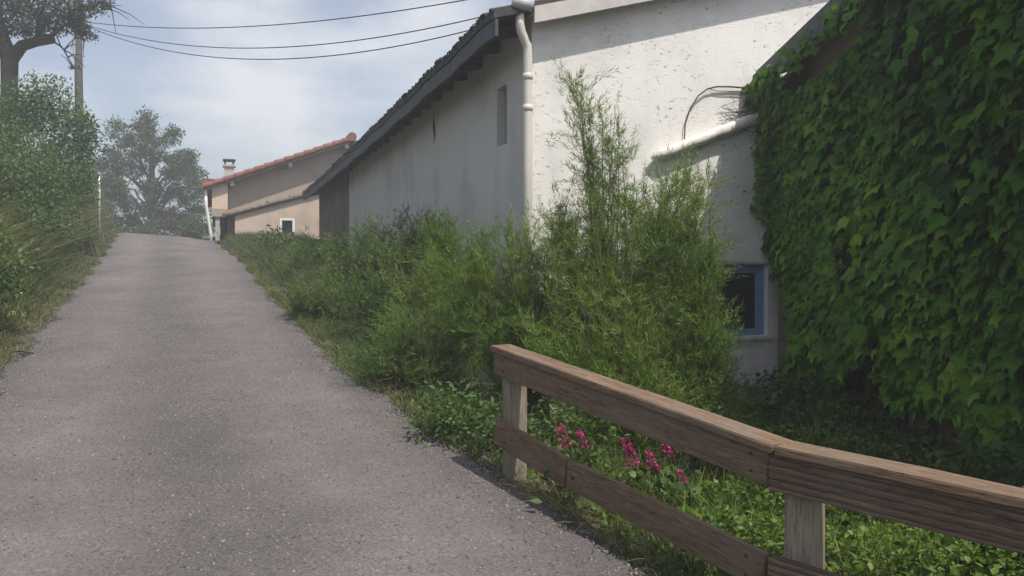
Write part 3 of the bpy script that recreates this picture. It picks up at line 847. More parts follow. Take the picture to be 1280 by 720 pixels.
# ------------------------------------------------------------------ broom shrubs
def shrub_broom(name, base, lobes, nst, nsprig, nbl, material, label, group, blen=(.022, .070), bw=(.0034, .0062), stem_r=.011, wild=.58, tilt=.20, spikes=()):
    """lobes: list of (centre, radii, weight): where the shoots end"""
    base = np.array(base, float)
    root = empty(name, base, label, 'shrub', group)
    w = np.array([l[2] for l in lobes], float); w /= w.sum()
    tb = TubeSet(); P = []; D = []
    for i in range(nst + len(spikes)):
        c, r, _ = lobes[rng.choice(len(lobes), p=w)]
        q = rng.normal(size=3); q /= np.linalg.norm(q); tip = np.array(c) + q * np.array(r) * rng.random() ** .4
        if i >= nst: tip = np.array(spikes[i - nst])
        b = base + np.array([rng.normal(0, .10), rng.normal(0, .10), 0])
        mid = b * .5 + tip * .5; mid[:2] = b[:2] * .62 + tip[:2] * .38; mid += rng.normal(0, .05, 3)
        t = np.linspace(0, 1, 9)[:, None]
        pts = (1 - t) ** 2 * b + 2 * t * (1 - t) * mid + t ** 2 * tip
        pts += rng.normal(0, .008, pts.shape)
        tb.add(pts, np.linspace(stem_r * rng.uniform(.6, 1.2), .0022, 9), 5)
        for j in range(3):        # side branches
            k = rng.integers(2, 6); e_ = pts[k] + unit(unit(pts[k + 1] - pts[k]) + rng.normal(0, .45, 3)) * rng.uniform(.2, .45)
            tb.add([pts[k], (pts[k] + e_) / 2 + np.array([0, 0, -.02]), e_], [.006, .004, .002], 4)
        for j in range(nsprig):
            s = 1 - .80 * rng.random() ** 1.15
            k = min(7, int(s * 8)); f = s * 8 - k
            p = pts[k] * (1 - f) + pts[min(8, k + 1)] * f
            sd = unit(pts[min(8, k + 1)] - pts[k])
            dr = unit(sd * .7 + rng.normal(0, wild, 3) + np.array([0, 0, tilt]))
            sl = rng.uniform(.12, .42) * (1.2 - .4 * s)
            tt = np.sort(rng.random(nbl))
            pp = p + dr * sl * tt[:, None] + rng.normal(0, .008, (nbl, 3))
            dd = dr * .7 + rng.normal(0, .42, (nbl, 3)) + np.array([0, 0, .15])
            P.append(pp); D.append(dd)
    P = np.concatenate(P); D = np.concatenate(D); n = len(P)
    V, F, k = blades(P, D, rng.uniform(*blen, n), rng.uniform(*bw, n), rng.normal(0, .10, (n, 3)))
    cl = .5 + .16 * np.sin(P[:, 0] * 4.1 + P[:, 2] * 3) + .14 * np.sin(P[:, 2] * 6 + P[:, 1] * 5)
    var = np.clip(cl + rng.normal(0, .2, n), 0, 1)
    np_mesh('foliage', V, F, material, root, var=rep(var, k))
    tb.build('stem', M['twig'], root)
    return root

def lob(px, py, d, rx, rz, w=1., ry=None): return (at(px, py, d), (rx, ry or rx, rz), w)
def on(x, y, dz=-.05): return (x, y, float(gz(x, y)) + dz)
GB = 'broom shrubs between the lane and the barn'
shrub_broom('broom_shrub', on(.70, 5.6), [lob(765, 205, 6.3, .15, .36, 1.2), lob(730, 150, 6.3, .05, .28, .35), lob(712, 262, 6.4, .26, .26, 1.2), lob(852, 240, 6.2, .26, .30, 1.5),
            lob(745, 320, 6.2, .42, .28, 1.5), lob(800, 255, 6.2, .30, .28, 1.5), lob(790, 310, 6.0, .4, .28, 1.4), lob(690, 300, 6.3, .32, .28, 1.1), lob(815, 330, 6.1, .42, .30, 1.6), lob(710, 390, 6.1, .45, .3, 1.2), lob(800, 400, 6.0, .5, .28, 1.3), lob(760, 450, 6., .5, .25, 1.), lob(705, 450, 5.75, .25, .2, .6), lob(790, 480, 5.5, .3, .16, .6), lob(850, 480, 5.4, .25, .16, .5)], 100, 46, 36, M['broom'],
            'tallest feathery broom shrub with a spike up the white gable', GB, spikes=[at(720, 96, 6.3), at(733, 130, 6.3), at(752, 150, 6.3), at(768, 150, 6.3), at(776, 165, 6.35), at(760, 170, 6.2)])
shrub_broom('broom_shrub', on(1.33, 5.75), [lob(872, 350, 5.8, .16, .32, 1.2), lob(866, 290, 5.9, .15, .28, .7), lob(876, 430, 5.7, .18, .25, 1.1), lob(835, 430, 5.8, .24, .3, .7)], 37, 54, 38, M['broom'],
            'bright green broom shrub in front of the blue window', GB, blen=(.02, .06))
shrub_broom('broom_shrub', on(.15, 6.9), [lob(672, 285, 6.9, .36, .28, 1.4), lob(690, 350, 6.7, .3, .3, .9), lob(620, 330, 6.9, .42, .32, 1.3), lob(580, 350, 7., .4, .32, 1.), lob(640, 390, 6.6, .45, .3, .8)], 50, 46, 36, M['broom'],
            'broom shrub with pale shoots below the cream downpipe', GB)
shrub_broom('broom_shrub', on(-.55, 7.9), [lob(575, 305, 8., .40, .28, 1.2), lob(545, 345, 7.9, .45, .36, 1.3), lob(520, 390, 7.7, .45, .3, .7)], 47, 42, 36, M['broom'],
            'rounded broom shrub midway along the barn wall', GB)
shrub_broom('broom_shrub', on(-.95, 6.95), [lob(525, 430, 6.9, .42, .25, 1.2), lob(478, 452, 7.2, .26, .2, .7), lob(560, 410, 6.9, .45, .3, 1.2), lob(490, 440, 7.1, .3, .22, .7)], 39, 42, 19, M['broomdark'],
            'low dark broom shrub spreading beside the asphalt edge', GB)
shrub_broom('broom_shrub', on(-1.35, 9.3), [lob(490, 335, 9.4, .5, .36, 1.2), lob(460, 380, 9., .5, .34, 1.), lob(530, 320, 9.4, .4, .3, .8)], 45, 37, 19, M['broomdark'],
            'dense dark broom shrub left of the pale rounded one', GB, bw=(.006, .010))
shrub_broom('broom_shrub', on(-1.35, 10.6), [lob(520, 290, 10.6, .42, .32, 1.2), lob(480, 300, 10.8, .5, .36, 1.2)], 36, 37, 19, M['broomdark'],
            'tall hazy broom shrub against the shaded barn wall', GB, bw=(.007, .011))
shrub_broom('broom_shrub', on(-2.35, 12.4), [lob(450, 315, 12.4, .55, .34, 1.2), lob(425, 340, 12., .5, .34, 1.)], 33, 35, 19, M['broomdark'],
            'farther broom shrub where shaded wall meets rubble wall', GB, bw=(.008, .013))
shrub_broom('broom_shrub', on(-2.75, 11.0), [lob(390, 380, 10.8, .42, .25, 1.2), lob(425, 385, 10.6, .42, .28, 1.)], 27, 35, 19, M['broomdark'],
            'low ragged broom shrub at the bend of the verge', GB, bw=(.007, .011))
shrub_broom('broom_shrub', on(-3.6, 15.6), [lob(405, 310, 15.6, .55, .3, 1.2), lob(378, 325, 15., .5, .26, 1.)], 27, 33, 19, M['broomdark'],
            'farthest small broom shrub before the farmhouse annex', GB, bw=(.009, .015))

# ------------------------------------------------------------------ grasses and ground cover
def grass_patch(name, P, h, w, material, label, lean=.35, kind='stuff', cat='grass', segs=3, varmid=.45, droop=.35):
    n = len(P)
    D = np.array([0, 0, 1.]) + rng.normal(0, lean, (n, 3)) * np.array([1, 1, .3])
    bend = rng.normal(0, droop, (n, 3)) * np.array([1, 1, .2]) - np.array([0, 0, .18])
    V, F, k = blades(P, D, h, w, bend, segs)
    pat = .18 * np.sin(P[:, 0] * 2.3 + 1) * np.sin(P[:, 1] * 1.7)
    return tag(np_mesh(name, V, F, material, var=rep(np.clip(rng.normal(varmid, .22, n) + pat, 0, 1), k)), label, cat, kind=kind)

# right verge, thinning into the asphalt
n = 60000
y = np.where(rng.random(n) < .22, 1.6 + 5.5 * rng.random(n), 4.6 + 25 * rng.random(n))
e = np.abs(rng.normal(0, 1, n)) * (.55 + .06 * np.clip(y - 5, 0, 14)) - .05
x = r_edge(y) + .05 * np.sin(y * 2.7 + 2) + e
h = (.07 + .30 * np.clip(e, 0, 1)) * rng.uniform(.5, 1.3, n)
okk = (x < .2 - .364 * (y - 8) - .05) | (y < 7.8)
clump = np.sin(x * 3.3 + np.sin(y * 2.2) * 2) * np.sin(y * 2.9) > -.35
okk &= clump | (e > .35)
x, y, h = x[okk], y[okk], h[okk]
grass_patch('verge_grass', np.stack([x, y, gz(x, y) - .01], -1), h, rng.uniform(.004, .009, len(x)) * (1 + y / 18), M['grass'], 'green and straw grass along the right edge of the lane', varmid=.38)

n = 9000
y = 2.2 + 17 * rng.random(n) ** 1.2; x = r_edge(y) + .02 + np.abs(rng.normal(0, .12, n)) - .05
sel = np.sin(y * 4.1 + np.sin(y * 1.7) * 3) + rng.normal(0, .5, n) > -.2; x, y = x[sel], y[sel]
grass_patch('dry_verge_grass', np.stack([x, y, gz(x, y)], -1), rng.uniform(.04, .19, len(x)), rng.uniform(.003, .006, len(x)) * (1 + y / 16), M['dry'], 'short straw coloured grass fringing the right asphalt edge', lean=.6, varmid=.62, droop=.6)

# taller meadow grass on the upper right verge
n = 16000
y = 12 + 16 * rng.random(n); x = r_edge(y) + .4 + rng.random(n) * 2.2
okk = x < .2 - .364 * (y - 8) - .1; x, y = x[okk], y[okk]
grass_patch('meadow_grass', np.stack([x, y, gz(x, y) - .02], -1), rng.uniform(.2, .55, len(x)), rng.uniform(.010, .018, len(x)), M['grass'], 'tall green grass between the lane top and the rubble wall', varmid=.3)

# left bank grass
n = 60000
y = 6.5 + 27 * rng.random(n) ** 1.1
e = rng.random(n) ** .8 * (3.2)
x = l_edge(y) - e + .10 + .06 * np.sin(y * 3.1)
hh = (.10 + .65 * smooth(e, .1, 1.4)) * rng.uniform(.45, 1.25, n)
grass_patch('bank_grass', np.stack([x, y, gz(x, y) - .02], -1), hh, rng.uniform(.006, .012, n) * (1 + y / 20), M['grass'], 'rough green grass covering the bank left of the lane', lean=.4, varmid=.36)
n = 30000
y = 7.5 + 16 * rng.random(n); e = .7 + 2.6 * rng.random(n); x = l_edge(y) - e
sel = np.sin(x * 1.7 + y) * np.sin(y * .9 + 2) > -.45; x, y, e = x[sel], y[sel], e[sel]
grass_patch('dry_grass', np.stack([x, y, gz(x, y)], -1), rng.uniform(.6, 1.35, len(x)), rng.uniform(.005, .009, len(x)) * (1 + y / 16), M['dry'], 'tall dry straw coloured grass stalks high on the left bank', lean=.30, varmid=.5, droop=.4)

# leaf litter mats: small leaves of the undergrowth
def leaf_mat(name, P, size, material, label, TV=LEAF_V, TF=LEAF_F, kind='stuff', cat='ground cover', up=.8, parent=None, mid=.5):
    n = len(P)
    ax = rng.normal(0, 1, (n, 3)); ax[:, 2] *= .5; ax[:, 2] += .15
    nr = rng.normal(0, .55, (n, 3)) + np.array([0, 0, up])
    V, F = inst(TV, TF, P, frames(ax, nr), size)
    pat = .16 * np.sin(P[:, 0] * 3.1) * np.sin(P[:, 1] * 2.7 + 1)
    o = np_mesh(name, V, F, material, parent, var=rep(np.clip(rng.normal(mid, .2, n) + pat, 0, 1), len(TV)))
    if parent is None: tag(o, label, cat, kind=kind)
    return o

def canopy_points(n, xf, yf, hmin, hmax):
    """points in a lumpy leafy layer"""
    x = xf(n); y = yf(n)
    lump = .5 + .25 * np.sin(x * 4.3 + 1.3 * np.sin(y * 3.1)) + .25 * np.sin(y * 5.1 + x * 2.2)
    h = hmin + (hmax - hmin) * np.clip(lump, 0, 1)
    return x, y, h

# garden behind the fence
n = 52000
x = rng.uniform(-.1, 3.0, n); y = rng.uniform(1.7, 8.6, n)
lump = .5 + .3 * np.sin(x * 4.3 + 1.3 * np.sin(y * 3.1)) + .3 * np.sin(y * 5.1 + x * 2.2)
h = (.18 + .36 * np.clip(lump, 0, 1)) * smooth(x - r_edge(y), .12, .75)
h = h + .12 * smooth(x, 2.0, 2.9)
h = h * (1 - .7 * smooth(y, 4.2, 5.0) * (1 - smooth(x, 1.3, 1.9)))
okk = (x - r_edge(y) > .16 + .08 * np.sin(y * 6)) & (y < 8.0 + .364 * x)
x, y, h = x[okk], y[okk], h[okk]
z = gz(x, y) + h * rng.random(len(x)) ** .45
P = np.stack([x, y, z], -1)
leaf_mat('ground_cover', P, rng.uniform(.025, .06, len(P)), M['fern'], 'bright leafy ground cover filling the garden behind the fence')
n = len(P[::4]); Q = P[::4]
V, F, k = blades(Q, np.array([0, 0, 1.]) + rng.normal(0, .5, (n, 3)), rng.uniform(.06, .2, n), rng.uniform(.004, .008, n), rng.normal(0, .3, (n, 3)))
tag(np_mesh('garden_grass', V, F, M['fern'], var=rep(rng.random(n), k)), 'thin grass stems poking through the garden ground cover', 'grass', kind='stuff')

# darker ferns at the foot of the creeper
n = 9000
y = rng.uniform(2.6, 8.5, n); x = rng.uniform(2.15, 2.95, n)
h = .35 + .28 * np.sin(y * 3.3) * np.sin(y * 1.3 + x * 3) + .2 * (x - 2.3)
P = np.stack([x, y, gz(x, y) + h * rng.random(n) ** .5 + .05], -1)
leaf_mat('undergrowth', P, rng.uniform(.035, .085, n), M['weed'], 'dark leafy undergrowth at the foot of the creeper', TV=OVAL_V, TF=OVAL_F, mid=.25)

# weeds along the verge between shrubs and asphalt
def weed(base, r, h, n, size, label, material=None, group=None, name='leafy_weed'):
    root = empty(name, base, label, 'weed', group)
    base = np.array(base)
    ph = rng.random(n) * 6.283; rr = r * rng.random(n) ** .6; hh = h * rng.random(n) ** .6 * (1 - .45 * (rr / r) ** 2)
    P = base + np.stack([np.cos(ph) * rr, np.sin(ph) * rr, hh], -1)
    P = P + rng.normal(0, .05, (n, 3)) * np.array([1, 1, .6])
    ax = np.stack([np.cos(ph), np.sin(ph), rng.normal(.1, .5, n)], -1) + rng.normal(0, .6, (n, 3))
    nr = rng.normal(0, .6, (n, 3)) + np.array([0, 0, 1.])
    V, F = inst(LEAF_V, LEAF_F, P, frames(ax, nr), size[0] + (size[1] - size[0]) * rng.random(n) ** 2 * 1.3)
    np_mesh('foliage', V, F, material or M['weed'], root, var=rep(np.clip(rng.normal(.45, .26, n), 0, 1), len(LEAF_V)))
    tb = TubeSet()
    for i in range(max(5, n // 40)):
        q = P[rng.integers(n)]
        tb.add([base, base * .5 + q * .5 + np.array([0, 0, .03]), q], [.006, .004, .002], 4)
    tb.build('stem', M['weed'], root)
    return root
GW = 'leafy weeds along the right verge'
weed(on(-.42, 5.55), .26, .42, 700, (.03, .065), 'broad leaved weed just left of the first fence post', group=GW)
weed(on(-.02, 5.25), .26, .46, 640, (.03, .06), 'broad leaved weed right behind the first fence post', group=GW)
weed(on(.35, 5.2), .32, .50, 700, (.025, .055), 'leafy weed below the first pair of pink flowers', group=GW)
weed(on(.80, 3.55), .16, .26, 34, (.07, .14), 'large leaved plant under the lower rail splice', group=GW)
weed(on(.33, 4.33), .13, .30, 40, (.07, .13), 'small bright seedling showing under the lower rail', group=GW)
weed(at(345, 312, 19.5) * 1.0, .42, .55, 260, (.08, .14), 'leafy weed growing under the white annex window', group=GW)

# pink flowers
def pink(px, py, d, label, s=1.0, dens=150):
    c = at(px, py, d); g0 = float(gz(c[0], c[1]))
    root = empty('pink_flower', (c[0], c[1], g0), label, 'flower', 'pink flowers behind the fence')
    top = c + np.array([0, 0, .05 * s])
    tb = TubeSet(); b = np.array([c[0] + .05, c[1] + .03, g0])
    tb.add([b, b * .5 + c * .5 + np.array([.02, 0, .05]), top], [.006, .005, .003], 5); tb.build('stem', M['weed'], root)
    n = dens; t = rng.random(n); an = rng.random(n) * 6.283
    rr = .034 * s * (1 - .55 * t) * rng.random(n) ** .4
    P = c + np.stack([np.cos(an) * rr - .05 * s * (t - .5), np.sin(an) * rr, (t - .5) * .14 * s], -1)
    ax = np.stack([np.cos(an), np.sin(an), rng.normal(.1, .4, n)], -1)
    V, F = inst(OVAL_V, OVAL_F, P, frames(ax, rng.normal(0, .6, (n, 3)) + np.array([0, 0, 1.])), rng.uniform(.009, .020, n))
    np_mesh('blossom', V, F, M['pink'], root, var=rep(rng.random(n), len(OVAL_V)))
    n = 40; P = b + np.stack([rng.normal(0, .05, n), rng.normal(0, .05, n), rng.random(n) * (c[2] - g0) * .8], -1)
    V, F = inst(OVAL_V, OVAL_F, P, frames(rng.normal(0, 1, (n, 3)), rng.normal(0, .5, (n, 3)) + np.array([0, 0, 1.])), rng.uniform(.04, .075, n))
    np_mesh('foliage', V, F, M['weed'], root, var=rep(rng.random(n), len(OVAL_V)))
pink(704, 545, 4.75, 'long pink flower spike leftmost of the pink flowers')
pink(727, 549, 4.75, 'slim pink flower spike beside the leftmost one', .75)
pink(787, 566, 4.5, 'widest deep pink flower cluster in the middle of the row', 1.15, 200)
pink(815, 577, 4.35, 'small pink flower hanging lowest near the lower rail', .7)
pink(833, 559, 4.45, 'small pink flower close under the top rail', .75)
pink(852, 596, 4.2, 'faded pink flower rightmost of the pink flowers', .55, 60)

# yellow wild flowers and a stick at the left edge of the lane
def yellow(px, py, d, label):
    c = at(px, py, d); g0 = float(gz(c[0] - .15, c[1]))
    root = empty('yellow_wildflower', (c[0] - .15, c[1], g0), label, 'flower', 'yellow wildflowers on the left bank')
    b = np.array([c[0] - .15, c[1], g0]); tb = TubeSet(); tb.add([b, b * .5 + c * .5 + np.array([-.03, 0, .08]), c], [.004, .003, .002], 4); tb.build('stem', M['grass'], root)
    n = 12; P = c + rng.normal(0, .018, (n, 3)) + np.linspace(0, 1, n)[:, None] * np.array([.07, .0, .05])
    V, F = inst(OVAL_V, OVAL_F, P, frames(rng.normal(0, 1, (n, 3)), rng.normal(0, 1, (n, 3))), rng.uniform(.012, .026, n))
    np_mesh('blossom', M and V, F, M['yellow'], root, var=rep(rng.random(n), len(OVAL_V)))
yellow(18, 372, 8.6, 'pale yellow wildflower highest of three on the left bank')
yellow(12, 395, 8.4, 'pale yellow wildflower nearest the left picture edge')
yellow(26, 397, 8.5, 'pale yellow wildflower drooping over the asphalt edge')
st = empty('stick', (*at(30, 432, 8.3)[:2], 0), 'short crooked dead stick lying at the left asphalt edge', 'stick')
sx, sy = at(30, 432, 8.3)[:2]; st.location.z = float(zr(sx, sy)) + .02
tb = TubeSet(); z0 = float(zr(sx, sy)) + .025
tb.add([(sx - .12, sy - .03, z0 + .02), (sx - .04, sy, z0 + .03), (sx + .04, sy + .02, z0 + .015), (sx + .10, sy + .01, z0)], [.012, .014, .012, .006], 6)
tb.add([(sx - .02, sy, z0 + .03), (sx - .06, sy + .05, z0 + .10)], [.007, .003], 5); tb.build('branch', M['twig'], st)

# ------------------------------------------------------------------ leafy bushes and trees
def leaf_cloud(name, lobes, n, size, material, parent, TV=LEAF_V, TF=LEAF_F, shell=.45, mid=.5, droop=-.2):
    w = np.array([l[1][0] * l[1][1] * l[1][2] for l in lobes]) ** .7; w /= w.sum()
    ids = rng.choice(len(lobes), n, p=w)
    C = np.array([l[0] for l in lobes])[ids]; Rr = np.array([l[1] for l in lobes])[ids]
    q = unit(rng.normal(size=(n, 3))); rad = rng.random(n) ** shell
    clump = 1 + .16 * np.sin(q[:, 0] * 7 + ids) * np.sin(q[:, 2] * 6 + q[:, 1] * 5)
    P = C + q * Rr * (rad * clump)[:, None]
    ax = q * .5 + rng.normal(0, .6, (n, 3)) + np.array([0, 0, droop]); nr = q * .6 + rng.normal(0, .5, (n, 3)) + np.array([0, 0, .5])
    V, F = inst(TV, TF, P, frames(ax, nr), rng.uniform(*size, n))
    cl = .15 * np.sin(P[:, 0] * 2.1 + P[:, 2] * 2.7)
    return np_mesh(name, V, F, material, parent, var=rep(np.clip(rng.normal(mid, .2, n) + cl, 0, 1), len(TV)))

def bush(name, base, lobes, n, size, material, label, group=None, cat='bush'):
    root = empty(name, base, label, cat, group); base = np.array(base)
    leaf_cloud('foliage', lobes, n, size, material, root)
    tb = TubeSet()
    for c, r in lobes:
        for k in range(4):
            tip = np.array(c) + rng.normal(0, .5, 3) * np.array(r); m_ = base * .5 + tip * .5 + np.array([0, 0, .15]) + rng.normal(0, .08, 3)
            tb.add([base + rng.normal(0, .06, 3) * [1, 1, 0], m_, tip], [.03, .018, .005], 5)
    tb.build('stem', M['twig'], root); return root
GL = 'bushes growing on the left bank'
bush('bush', on(-12.1, 20.8), [(at(55, 130, 21), (.85, .9, .85)), (at(18, 142, 21), (.9, .9, .8)), (at(90, 175, 21), (.75, .9, 1.0)), (at(70, 215, 20.6), (1.0, .9, .9)), (at(106, 165, 21), (.26, .4, .5)), (at(94, 240, 20.8), (.52, .8, .7))],
     11000, (.07, .13), M['bramble'], 'tallest leafy bush below the big dark tree', GL)
bush('bush', on(-12.9, 25.2), [(at(104, 225, 26.5), (.32, .6, .9)), (at(92, 255, 26.5), (.6, .8, .8))], 5000, (.07, .12), M['bramble'], 'narrow bush beside the thin white marker post', GL)
bush('bramble_bush', on(-8.9, 13.2), [(at(5, 235, 13.4), (.8, .8, .65)), (at(-40, 215, 13.4), (.9, .9, .8)), (at(45, 275, 13.4), (.55, .7, .4))], 5200, (.05, .10), M['bramble'], 'arching bramble bush on the nearer part of the bank', GL)
bush('bramble_bush', on(-9.6, 16.4), [(at(45, 220, 16.6), (.8, .8, .55)), (at(70, 250, 16.8), (.55, .7, .5)), (at(10, 190, 16.8), (.9, .9, .7))], 6000, (.055, .10), M['bramble'], 'olive bramble bush midway up the bank', GL)
bush('bramble_bush', on(-6.4, 9.3), [(at(-10, 340, 9.2), (.5, .5, .4)), (at(-40, 320, 9.3), (.6, .6, .5))], 2600, (.04, .08), M['weed'], 'bright green bramble at the left picture edge', GL)
bush('bush', on(-10.6, 20.2), [(at(84, 285, 19.5), (.5, .7, .35)), (at(70, 290, 18.5), (.6, .7, .35))], 3200, (.05, .09), M['bramble'], 'low bush at the foot of the bank near the crest', GL)

def limb(tb, a, b, r0, r1, wob=.08, n=7):
    a = np.array(a, float); b = np.array(b, float); t = np.linspace(0, 1, n)[:, None]
    L = np.linalg.norm(b - a); pts = a + (b - a) * t + rng.normal(0, wob * L * .25, (n, 3)) * np.sin(t * np.pi) + np.array([0, 0, .08 * L]) * np.sin(t * np.pi)
    tb.add(pts, np.linspace(r0, r1, n), 8); return pts

# the big dark tree over the left corner
D0 = 22.5
tr = empty('tree', on(-14.15, D0), 'big dark tree with forked trunk above the left bank', 'tree')
b0 = np.array(on(-14.15, D0, -.2)); fk = at(12, 74, D0)
tb = TubeSet()
tb.add([b0, b0 * .6 + fk * .4 + np.array([.04, 0, 0]), b0 * .2 + fk * .8, fk + [.0, 0, .1]], [.36, .25, .21, .22], 12)
l1 = [fk + [0, 0, -.05], at(28, 57, D0), at(45, 52, D0), at(66, 48, D0)]
tb.add(l1, [.2, .16, .14, .14], 10)                                    # the thick sawn limb
l2 = [fk, at(2, 45, D0), at(-6, 15, D0 + .3), at(5, -40, D0 + .5), at(10, -120, D0 + .3)]
tb.add(l2, [.23, .18, .16, .12, .05], 10)
tips = []
for a, b, r0 in ((at(60, 48, D0), at(110, 20, D0), .07), (at(45, 53, D0), at(60, -10, D0), .09), (at(66, 50, D0), at(93, 86, D0 - .3), .03), (at(2, 45, D0), at(-70, 30, D0), .09), (at(50, 40, D0), at(100, -30, D0 + .5), .07),
                 (at(-6, 15, D0), at(50, -60, D0), .08), (at(-6, 15, D0), at(-90, -60, D0 + .8), .08), (at(100, 25, D0), at(104, 48, D0), .03), (at(100, 15, D0), at(138, 4, D0), .03)):
    p = limb(tb, a, b, r0, .012); tips.append(p)
    for k in range(6):
        q = p[rng.integers(2, 7)]; e_ = q + rng.normal(0, .45, 3); limb(tb, q, e_, .02, .006, n=4); 
tb.build('trunk', m_plain('backlit_bark', (.035, .03, .026), .95, .35, 12, 1.0), tr)  # bark darkened, the shade of the backlit trunk is in its colour
cr = []
for (px, py, rx, rz) in ((15, 12, .55, .42), (50, 18, .6, .45), (35, 38, .5, .2), (85, 15, .5, .42), (112, 8, .45, .25), (104, 40, .22, .25), (118, 46, .12, .14), (130, 3, .25, .14), (70, 36, .35, .18), (95, 30, .4, .3), (10, 35, .4, .25), (20, -20, .8, .7), (70, -30, .9, .7), (110, -40, .7, .6),
                         (-40, 10, .8, .7), (-80, -20, 1., .9), (-20, -70, 1.1, .9), (50, -90, 1.1, .9), (0, -130, .9, .7), (-60, 40, .7, .4), (92, 84, .13, .05)):
    c = at(px, py, D0 + rng.normal(0, .3)); cr.append((c, (rx, rx * 1.2, rz)))
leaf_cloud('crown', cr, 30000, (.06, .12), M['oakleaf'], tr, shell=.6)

# the tree beyond the crest
D1 = 48.
tr = empty('tree', on(-21.9, D1), 'hazy round crowned tree standing beyond the crest of the lane', 'tree')
b0 = np.array(on(-21.9, D1, -.2)); tb = TubeSet(); fk = at(190, 255, D1)
tb.add([b0, fk, at(190, 200, D1), at(192, 160, D1)], [.3, .22, .14, .05], 9)
cr = []
for i in range(150):
    px = 121 + 134 * ((i * .618034) % 1.0); t = (px - 122) / 130
    top = 146 + 330 * abs(t - .45) ** 2.6
    pyy = top + 6 + (298 - top) * ((i * .7548777) % 1.0)
    rr = rng.uniform(.35, .75); c = at(px + rng.normal(0, 5), pyy + rng.normal(0, 5), D1 + rng.normal(0, 1.5)); cr.append((c, (rr, rr, rr * .8)))
    if i % 3 == 0:
        sp = at(190 + (px - 190) * .15, min(285, pyy + 40), D1); limb(tb, sp, c, .06, .012)
tb.build('trunk', M['bark'], tr)
leaf_cloud('crown', cr, 36000, (.11, .21), M['treeleaf'], tr, shell=.75)
# lower hedge masses either side of that tree beyond the crest
for i, (px, d, w_, top, lab) in enumerate(((130, 42, 1.2, 262, 'dark shrub beyond the crest left of the round tree'), (238, 44, 1.1, 272, 'dark shrub beyond the crest beside the farmhouse'), (180, 43, 1.5, 282, 'low shrub under the round crowned tree'))):
    c = at(px, (top + 300) / 2, d); bb = (c[0], c[1], float(gz(c[0], c[1])))
    lo = [(at(px + rng.normal(0, 14), rng.uniform(top + 8, 300), d + rng.normal(0, .5)), (w_ * .55, w_ * .5, .55)) for _ in range(6)]
    bush('shrub', bb, lo, 2400, (.08, .16), M['treeleaf'], lab, 'shrubs beyond the crest', 'shrub')

# ------------------------------------------------------------------ pole, wires, marker post
pb = on(-14.55, 27., -.4); pole = empty('utility_pole', pb, 'grey wooden utility pole rising behind the left bush', 'pole')
mb = MB(); mb.tube([pb, (pb[0] - .05, 27, 4.5), (pb[0] - .1, 27, 9.05)], [.15, .135, .115], 12); mb.build('shaft', M['polewood'], pole, sm=True)
mb = MB(); mb.tube([(pb[0] - .12, 26.85, 8.6), (pb[0] + .30, 26.85, 8.55)], .035, 8); mb.tube([(pb[0] + .28, 26.85, 8.20), (pb[0] + .28, 26.85, 8.60)], .045, 8)
mb.build('bracket', M['zinc'], pole)
mb = MB(); mb.tube([(pb[0] - .17, 26.9, 7.2), (pb[0] - .17, 26.9, 7.9)], .05, 8); mb.build('cable_box', M['zinc'], pole)
for z0, s_, lab in ((8.40, .69, 'highest overhead wire running from the pole over the barn'), (8.29, 1.236, 'middle overhead wire of the three from the pole'), (8.25, 1.525, 'lowest overhead wire sagging deepest over the lane')):
    a = np.array([-14.27, 26.9, z0]); b = np.array([3.64, 14., 5.74]); t = np.linspace(0, 1.25, 60)[:, None]
    pts = a + (b - a) * t; pts[:, 2] -= s_ * 4 * (t * (1 - t))[:, 0]
    V, F = tube(pts, .013, 6); o = np_mesh('overhead_wire', V, F, M['wire']); tag(o, lab, 'wire', 'overhead wires')
mp = at(124, 295, 24.6); mz = float(gz(mp[0], mp[1]))
ro = empty('marker_post', (mp[0], mp[1], mz), 'thin white marker post at the left edge of the lane crest', 'post')
mb = MB(); mb.tube([(mp[0], mp[1], mz - .1), (mp[0] + .01, mp[1], at(124, 240, 24.6)[2]), (mp[0] - .01, mp[1], at(123.5, 218, 24.6)[2])], .028, 8); mb.build('shaft', M['whitepaint'], ro, sm=True)
mb = MB(); mb.tube([(mp[0] - .01, mp[1], at(123.5, 218, 24.6)[2]), (mp[0] - .01, mp[1], at(123.5, 215, 24.6)[2])], .045, 8); mb.build('cap', M['zinc'], ro)

# ------------------------------------------------------------------ haze
HAZE = .0052
if HAZE > 0:
    m, nt = mat('thin_air_haze')
    pvn = N(nt, 'ShaderNodeVolumePrincipled'); pvn.inputs['Density'].default_value = HAZE; pvn.inputs['Color'].default_value = (.96, .98, 1, 1); pvn.inputs['Anisotropy'].default_value = .2
    o = N(nt, 'ShaderNodeOutputMaterial'); nt.links.new(pvn.outputs[0], o.inputs['Volume'])
    mb = MB(); mb.box(I, -720, 720, -15, 910, -8.0, 14.0); hz_o = mb.build('haze', m); tag(hz_o, 'thin pale summer haze filling the air', 'haze', kind='stuff')

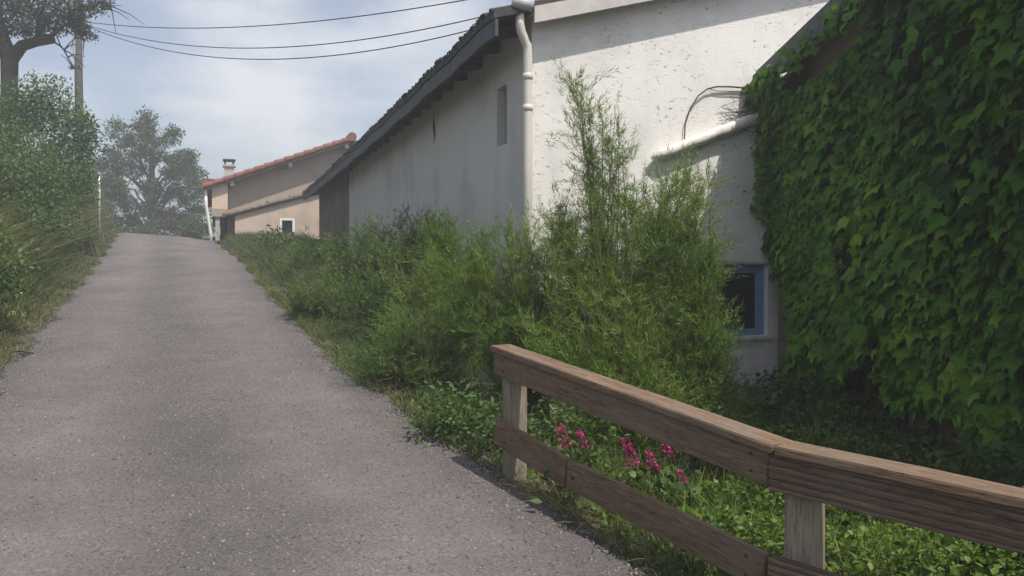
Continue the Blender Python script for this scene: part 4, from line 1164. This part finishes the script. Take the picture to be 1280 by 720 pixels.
# ------------------------------------------------------------------ light, sky, camera
SUN_AZ, SUN_EL = 138., 61.          # clockwise from the viewing direction
az_, el_ = R(SUN_AZ), R(SUN_EL)
sd = Vector((math.sin(az_) * math.cos(el_), math.cos(az_) * math.cos(el_), math.sin(el_)))
L = bpy.data.lights.new('sun', 'SUN'); L.energy = 3.2; L.angle = R(.6); L.color = (1, .95, .87)
so = bpy.data.objects.new('sun', L); COL.objects.link(so); so.rotation_euler = sd.to_track_quat('Z', 'Y').to_euler(); so.location = (0, 0, 30)
W = bpy.data.worlds.new('World'); scene.world = W; W.use_nodes = True
nt = W.node_tree; nt.nodes.clear()
sk = N(nt, 'ShaderNodeTexSky', sky_type='NISHITA'); sk.sun_disc = False; sk.sun_elevation = el_; sk.sun_rotation = az_
sk.air_density = 1.0; sk.dust_density = 3.0; sk.ozone_density = 1.0
tc = N(nt, 'ShaderNodeTexCoord'); mp_ = N(nt, 'ShaderNodeMapping'); mp_.inputs['Scale'].default_value = (1.0, 1.0, 2.6); mp_.inputs['Location'].default_value = (.35, .2, .1)
nt.links.new(tc.outputs['Generated'], mp_.inputs['Vector'])
cn = noise(nt, 2.6, 7, .55, mp_.outputs[0])
acc = cn.outputs[0]
for cdir, rad, amt in (((-.283, .914, .292), .20, .26), ((-.10, .95, .29), .16, .22)):      # where the cloud banks stand
    ds = N(nt, 'ShaderNodeVectorMath', operation='DISTANCE'); ds.inputs[1].default_value = cdir
    nt.links.new(tc.outputs['Generated'], ds.inputs[0])
    mr = N(nt, 'ShaderNodeMapRange', interpolation_type='SMOOTHSTEP'); mr.inputs['From Min'].default_value = 0; mr.inputs['From Max'].default_value = rad; mr.inputs['To Min'].default_value = amt; mr.inputs['To Max'].default_value = 0
    nt.links.new(ds.outputs['Value'], mr.inputs['Value'])
    ad = N(nt, 'ShaderNodeMath', operation='ADD'); nt.links.new(acc, ad.inputs[0]); nt.links.new(mr.outputs[0], ad.inputs[1]); acc = ad.outputs[0]
cr_ = ramp(nt, [(.38, (.10, .10, .10)), (.54, (.30, .30, .30)), (.72, (1, 1, 1))]); nt.links.new(acc, cr_.inputs[0])
col = mixc(nt, mixf(nt, cr_.outputs[0], .85), sk.outputs[0], (6.2, 6.25, 6.4))
bg = N(nt, 'ShaderNodeBackground'); bg.inputs['Strength'].default_value = .10
nt.links.new(col, bg.inputs['Color']); o = N(nt, 'ShaderNodeOutputWorld'); nt.links.new(bg.outputs[0], o.inputs['Surface'])

cam = bpy.data.cameras.new('camera'); cam.sensor_width = 36; cam.lens = 36 * F_PX / 1280; cam.shift_y = -(360 - HOR) / 1280
cam.clip_end = 3000; cam.clip_start = .05
co = bpy.data.objects.new('camera', cam); COL.objects.link(co); co.location = (0, 0, 0); co.rotation_euler = (R(90), 0, 0)
scene.camera = co
vs_ = scene.view_settings; vs_.view_transform = 'Standard'; vs_.look = 'None'; vs_.gamma = 1; vs_.use_curve_mapping = False; vs_.exposure = .62
scene.render.engine = 'CYCLES'; scene.cycles.use_denoising = True; scene.cycles.denoising_prefilter = 'FAST'
scene.cycles.max_bounces = 6; scene.cycles.transparent_max_bounces = 8; scene.cycles.volume_bounces = 0
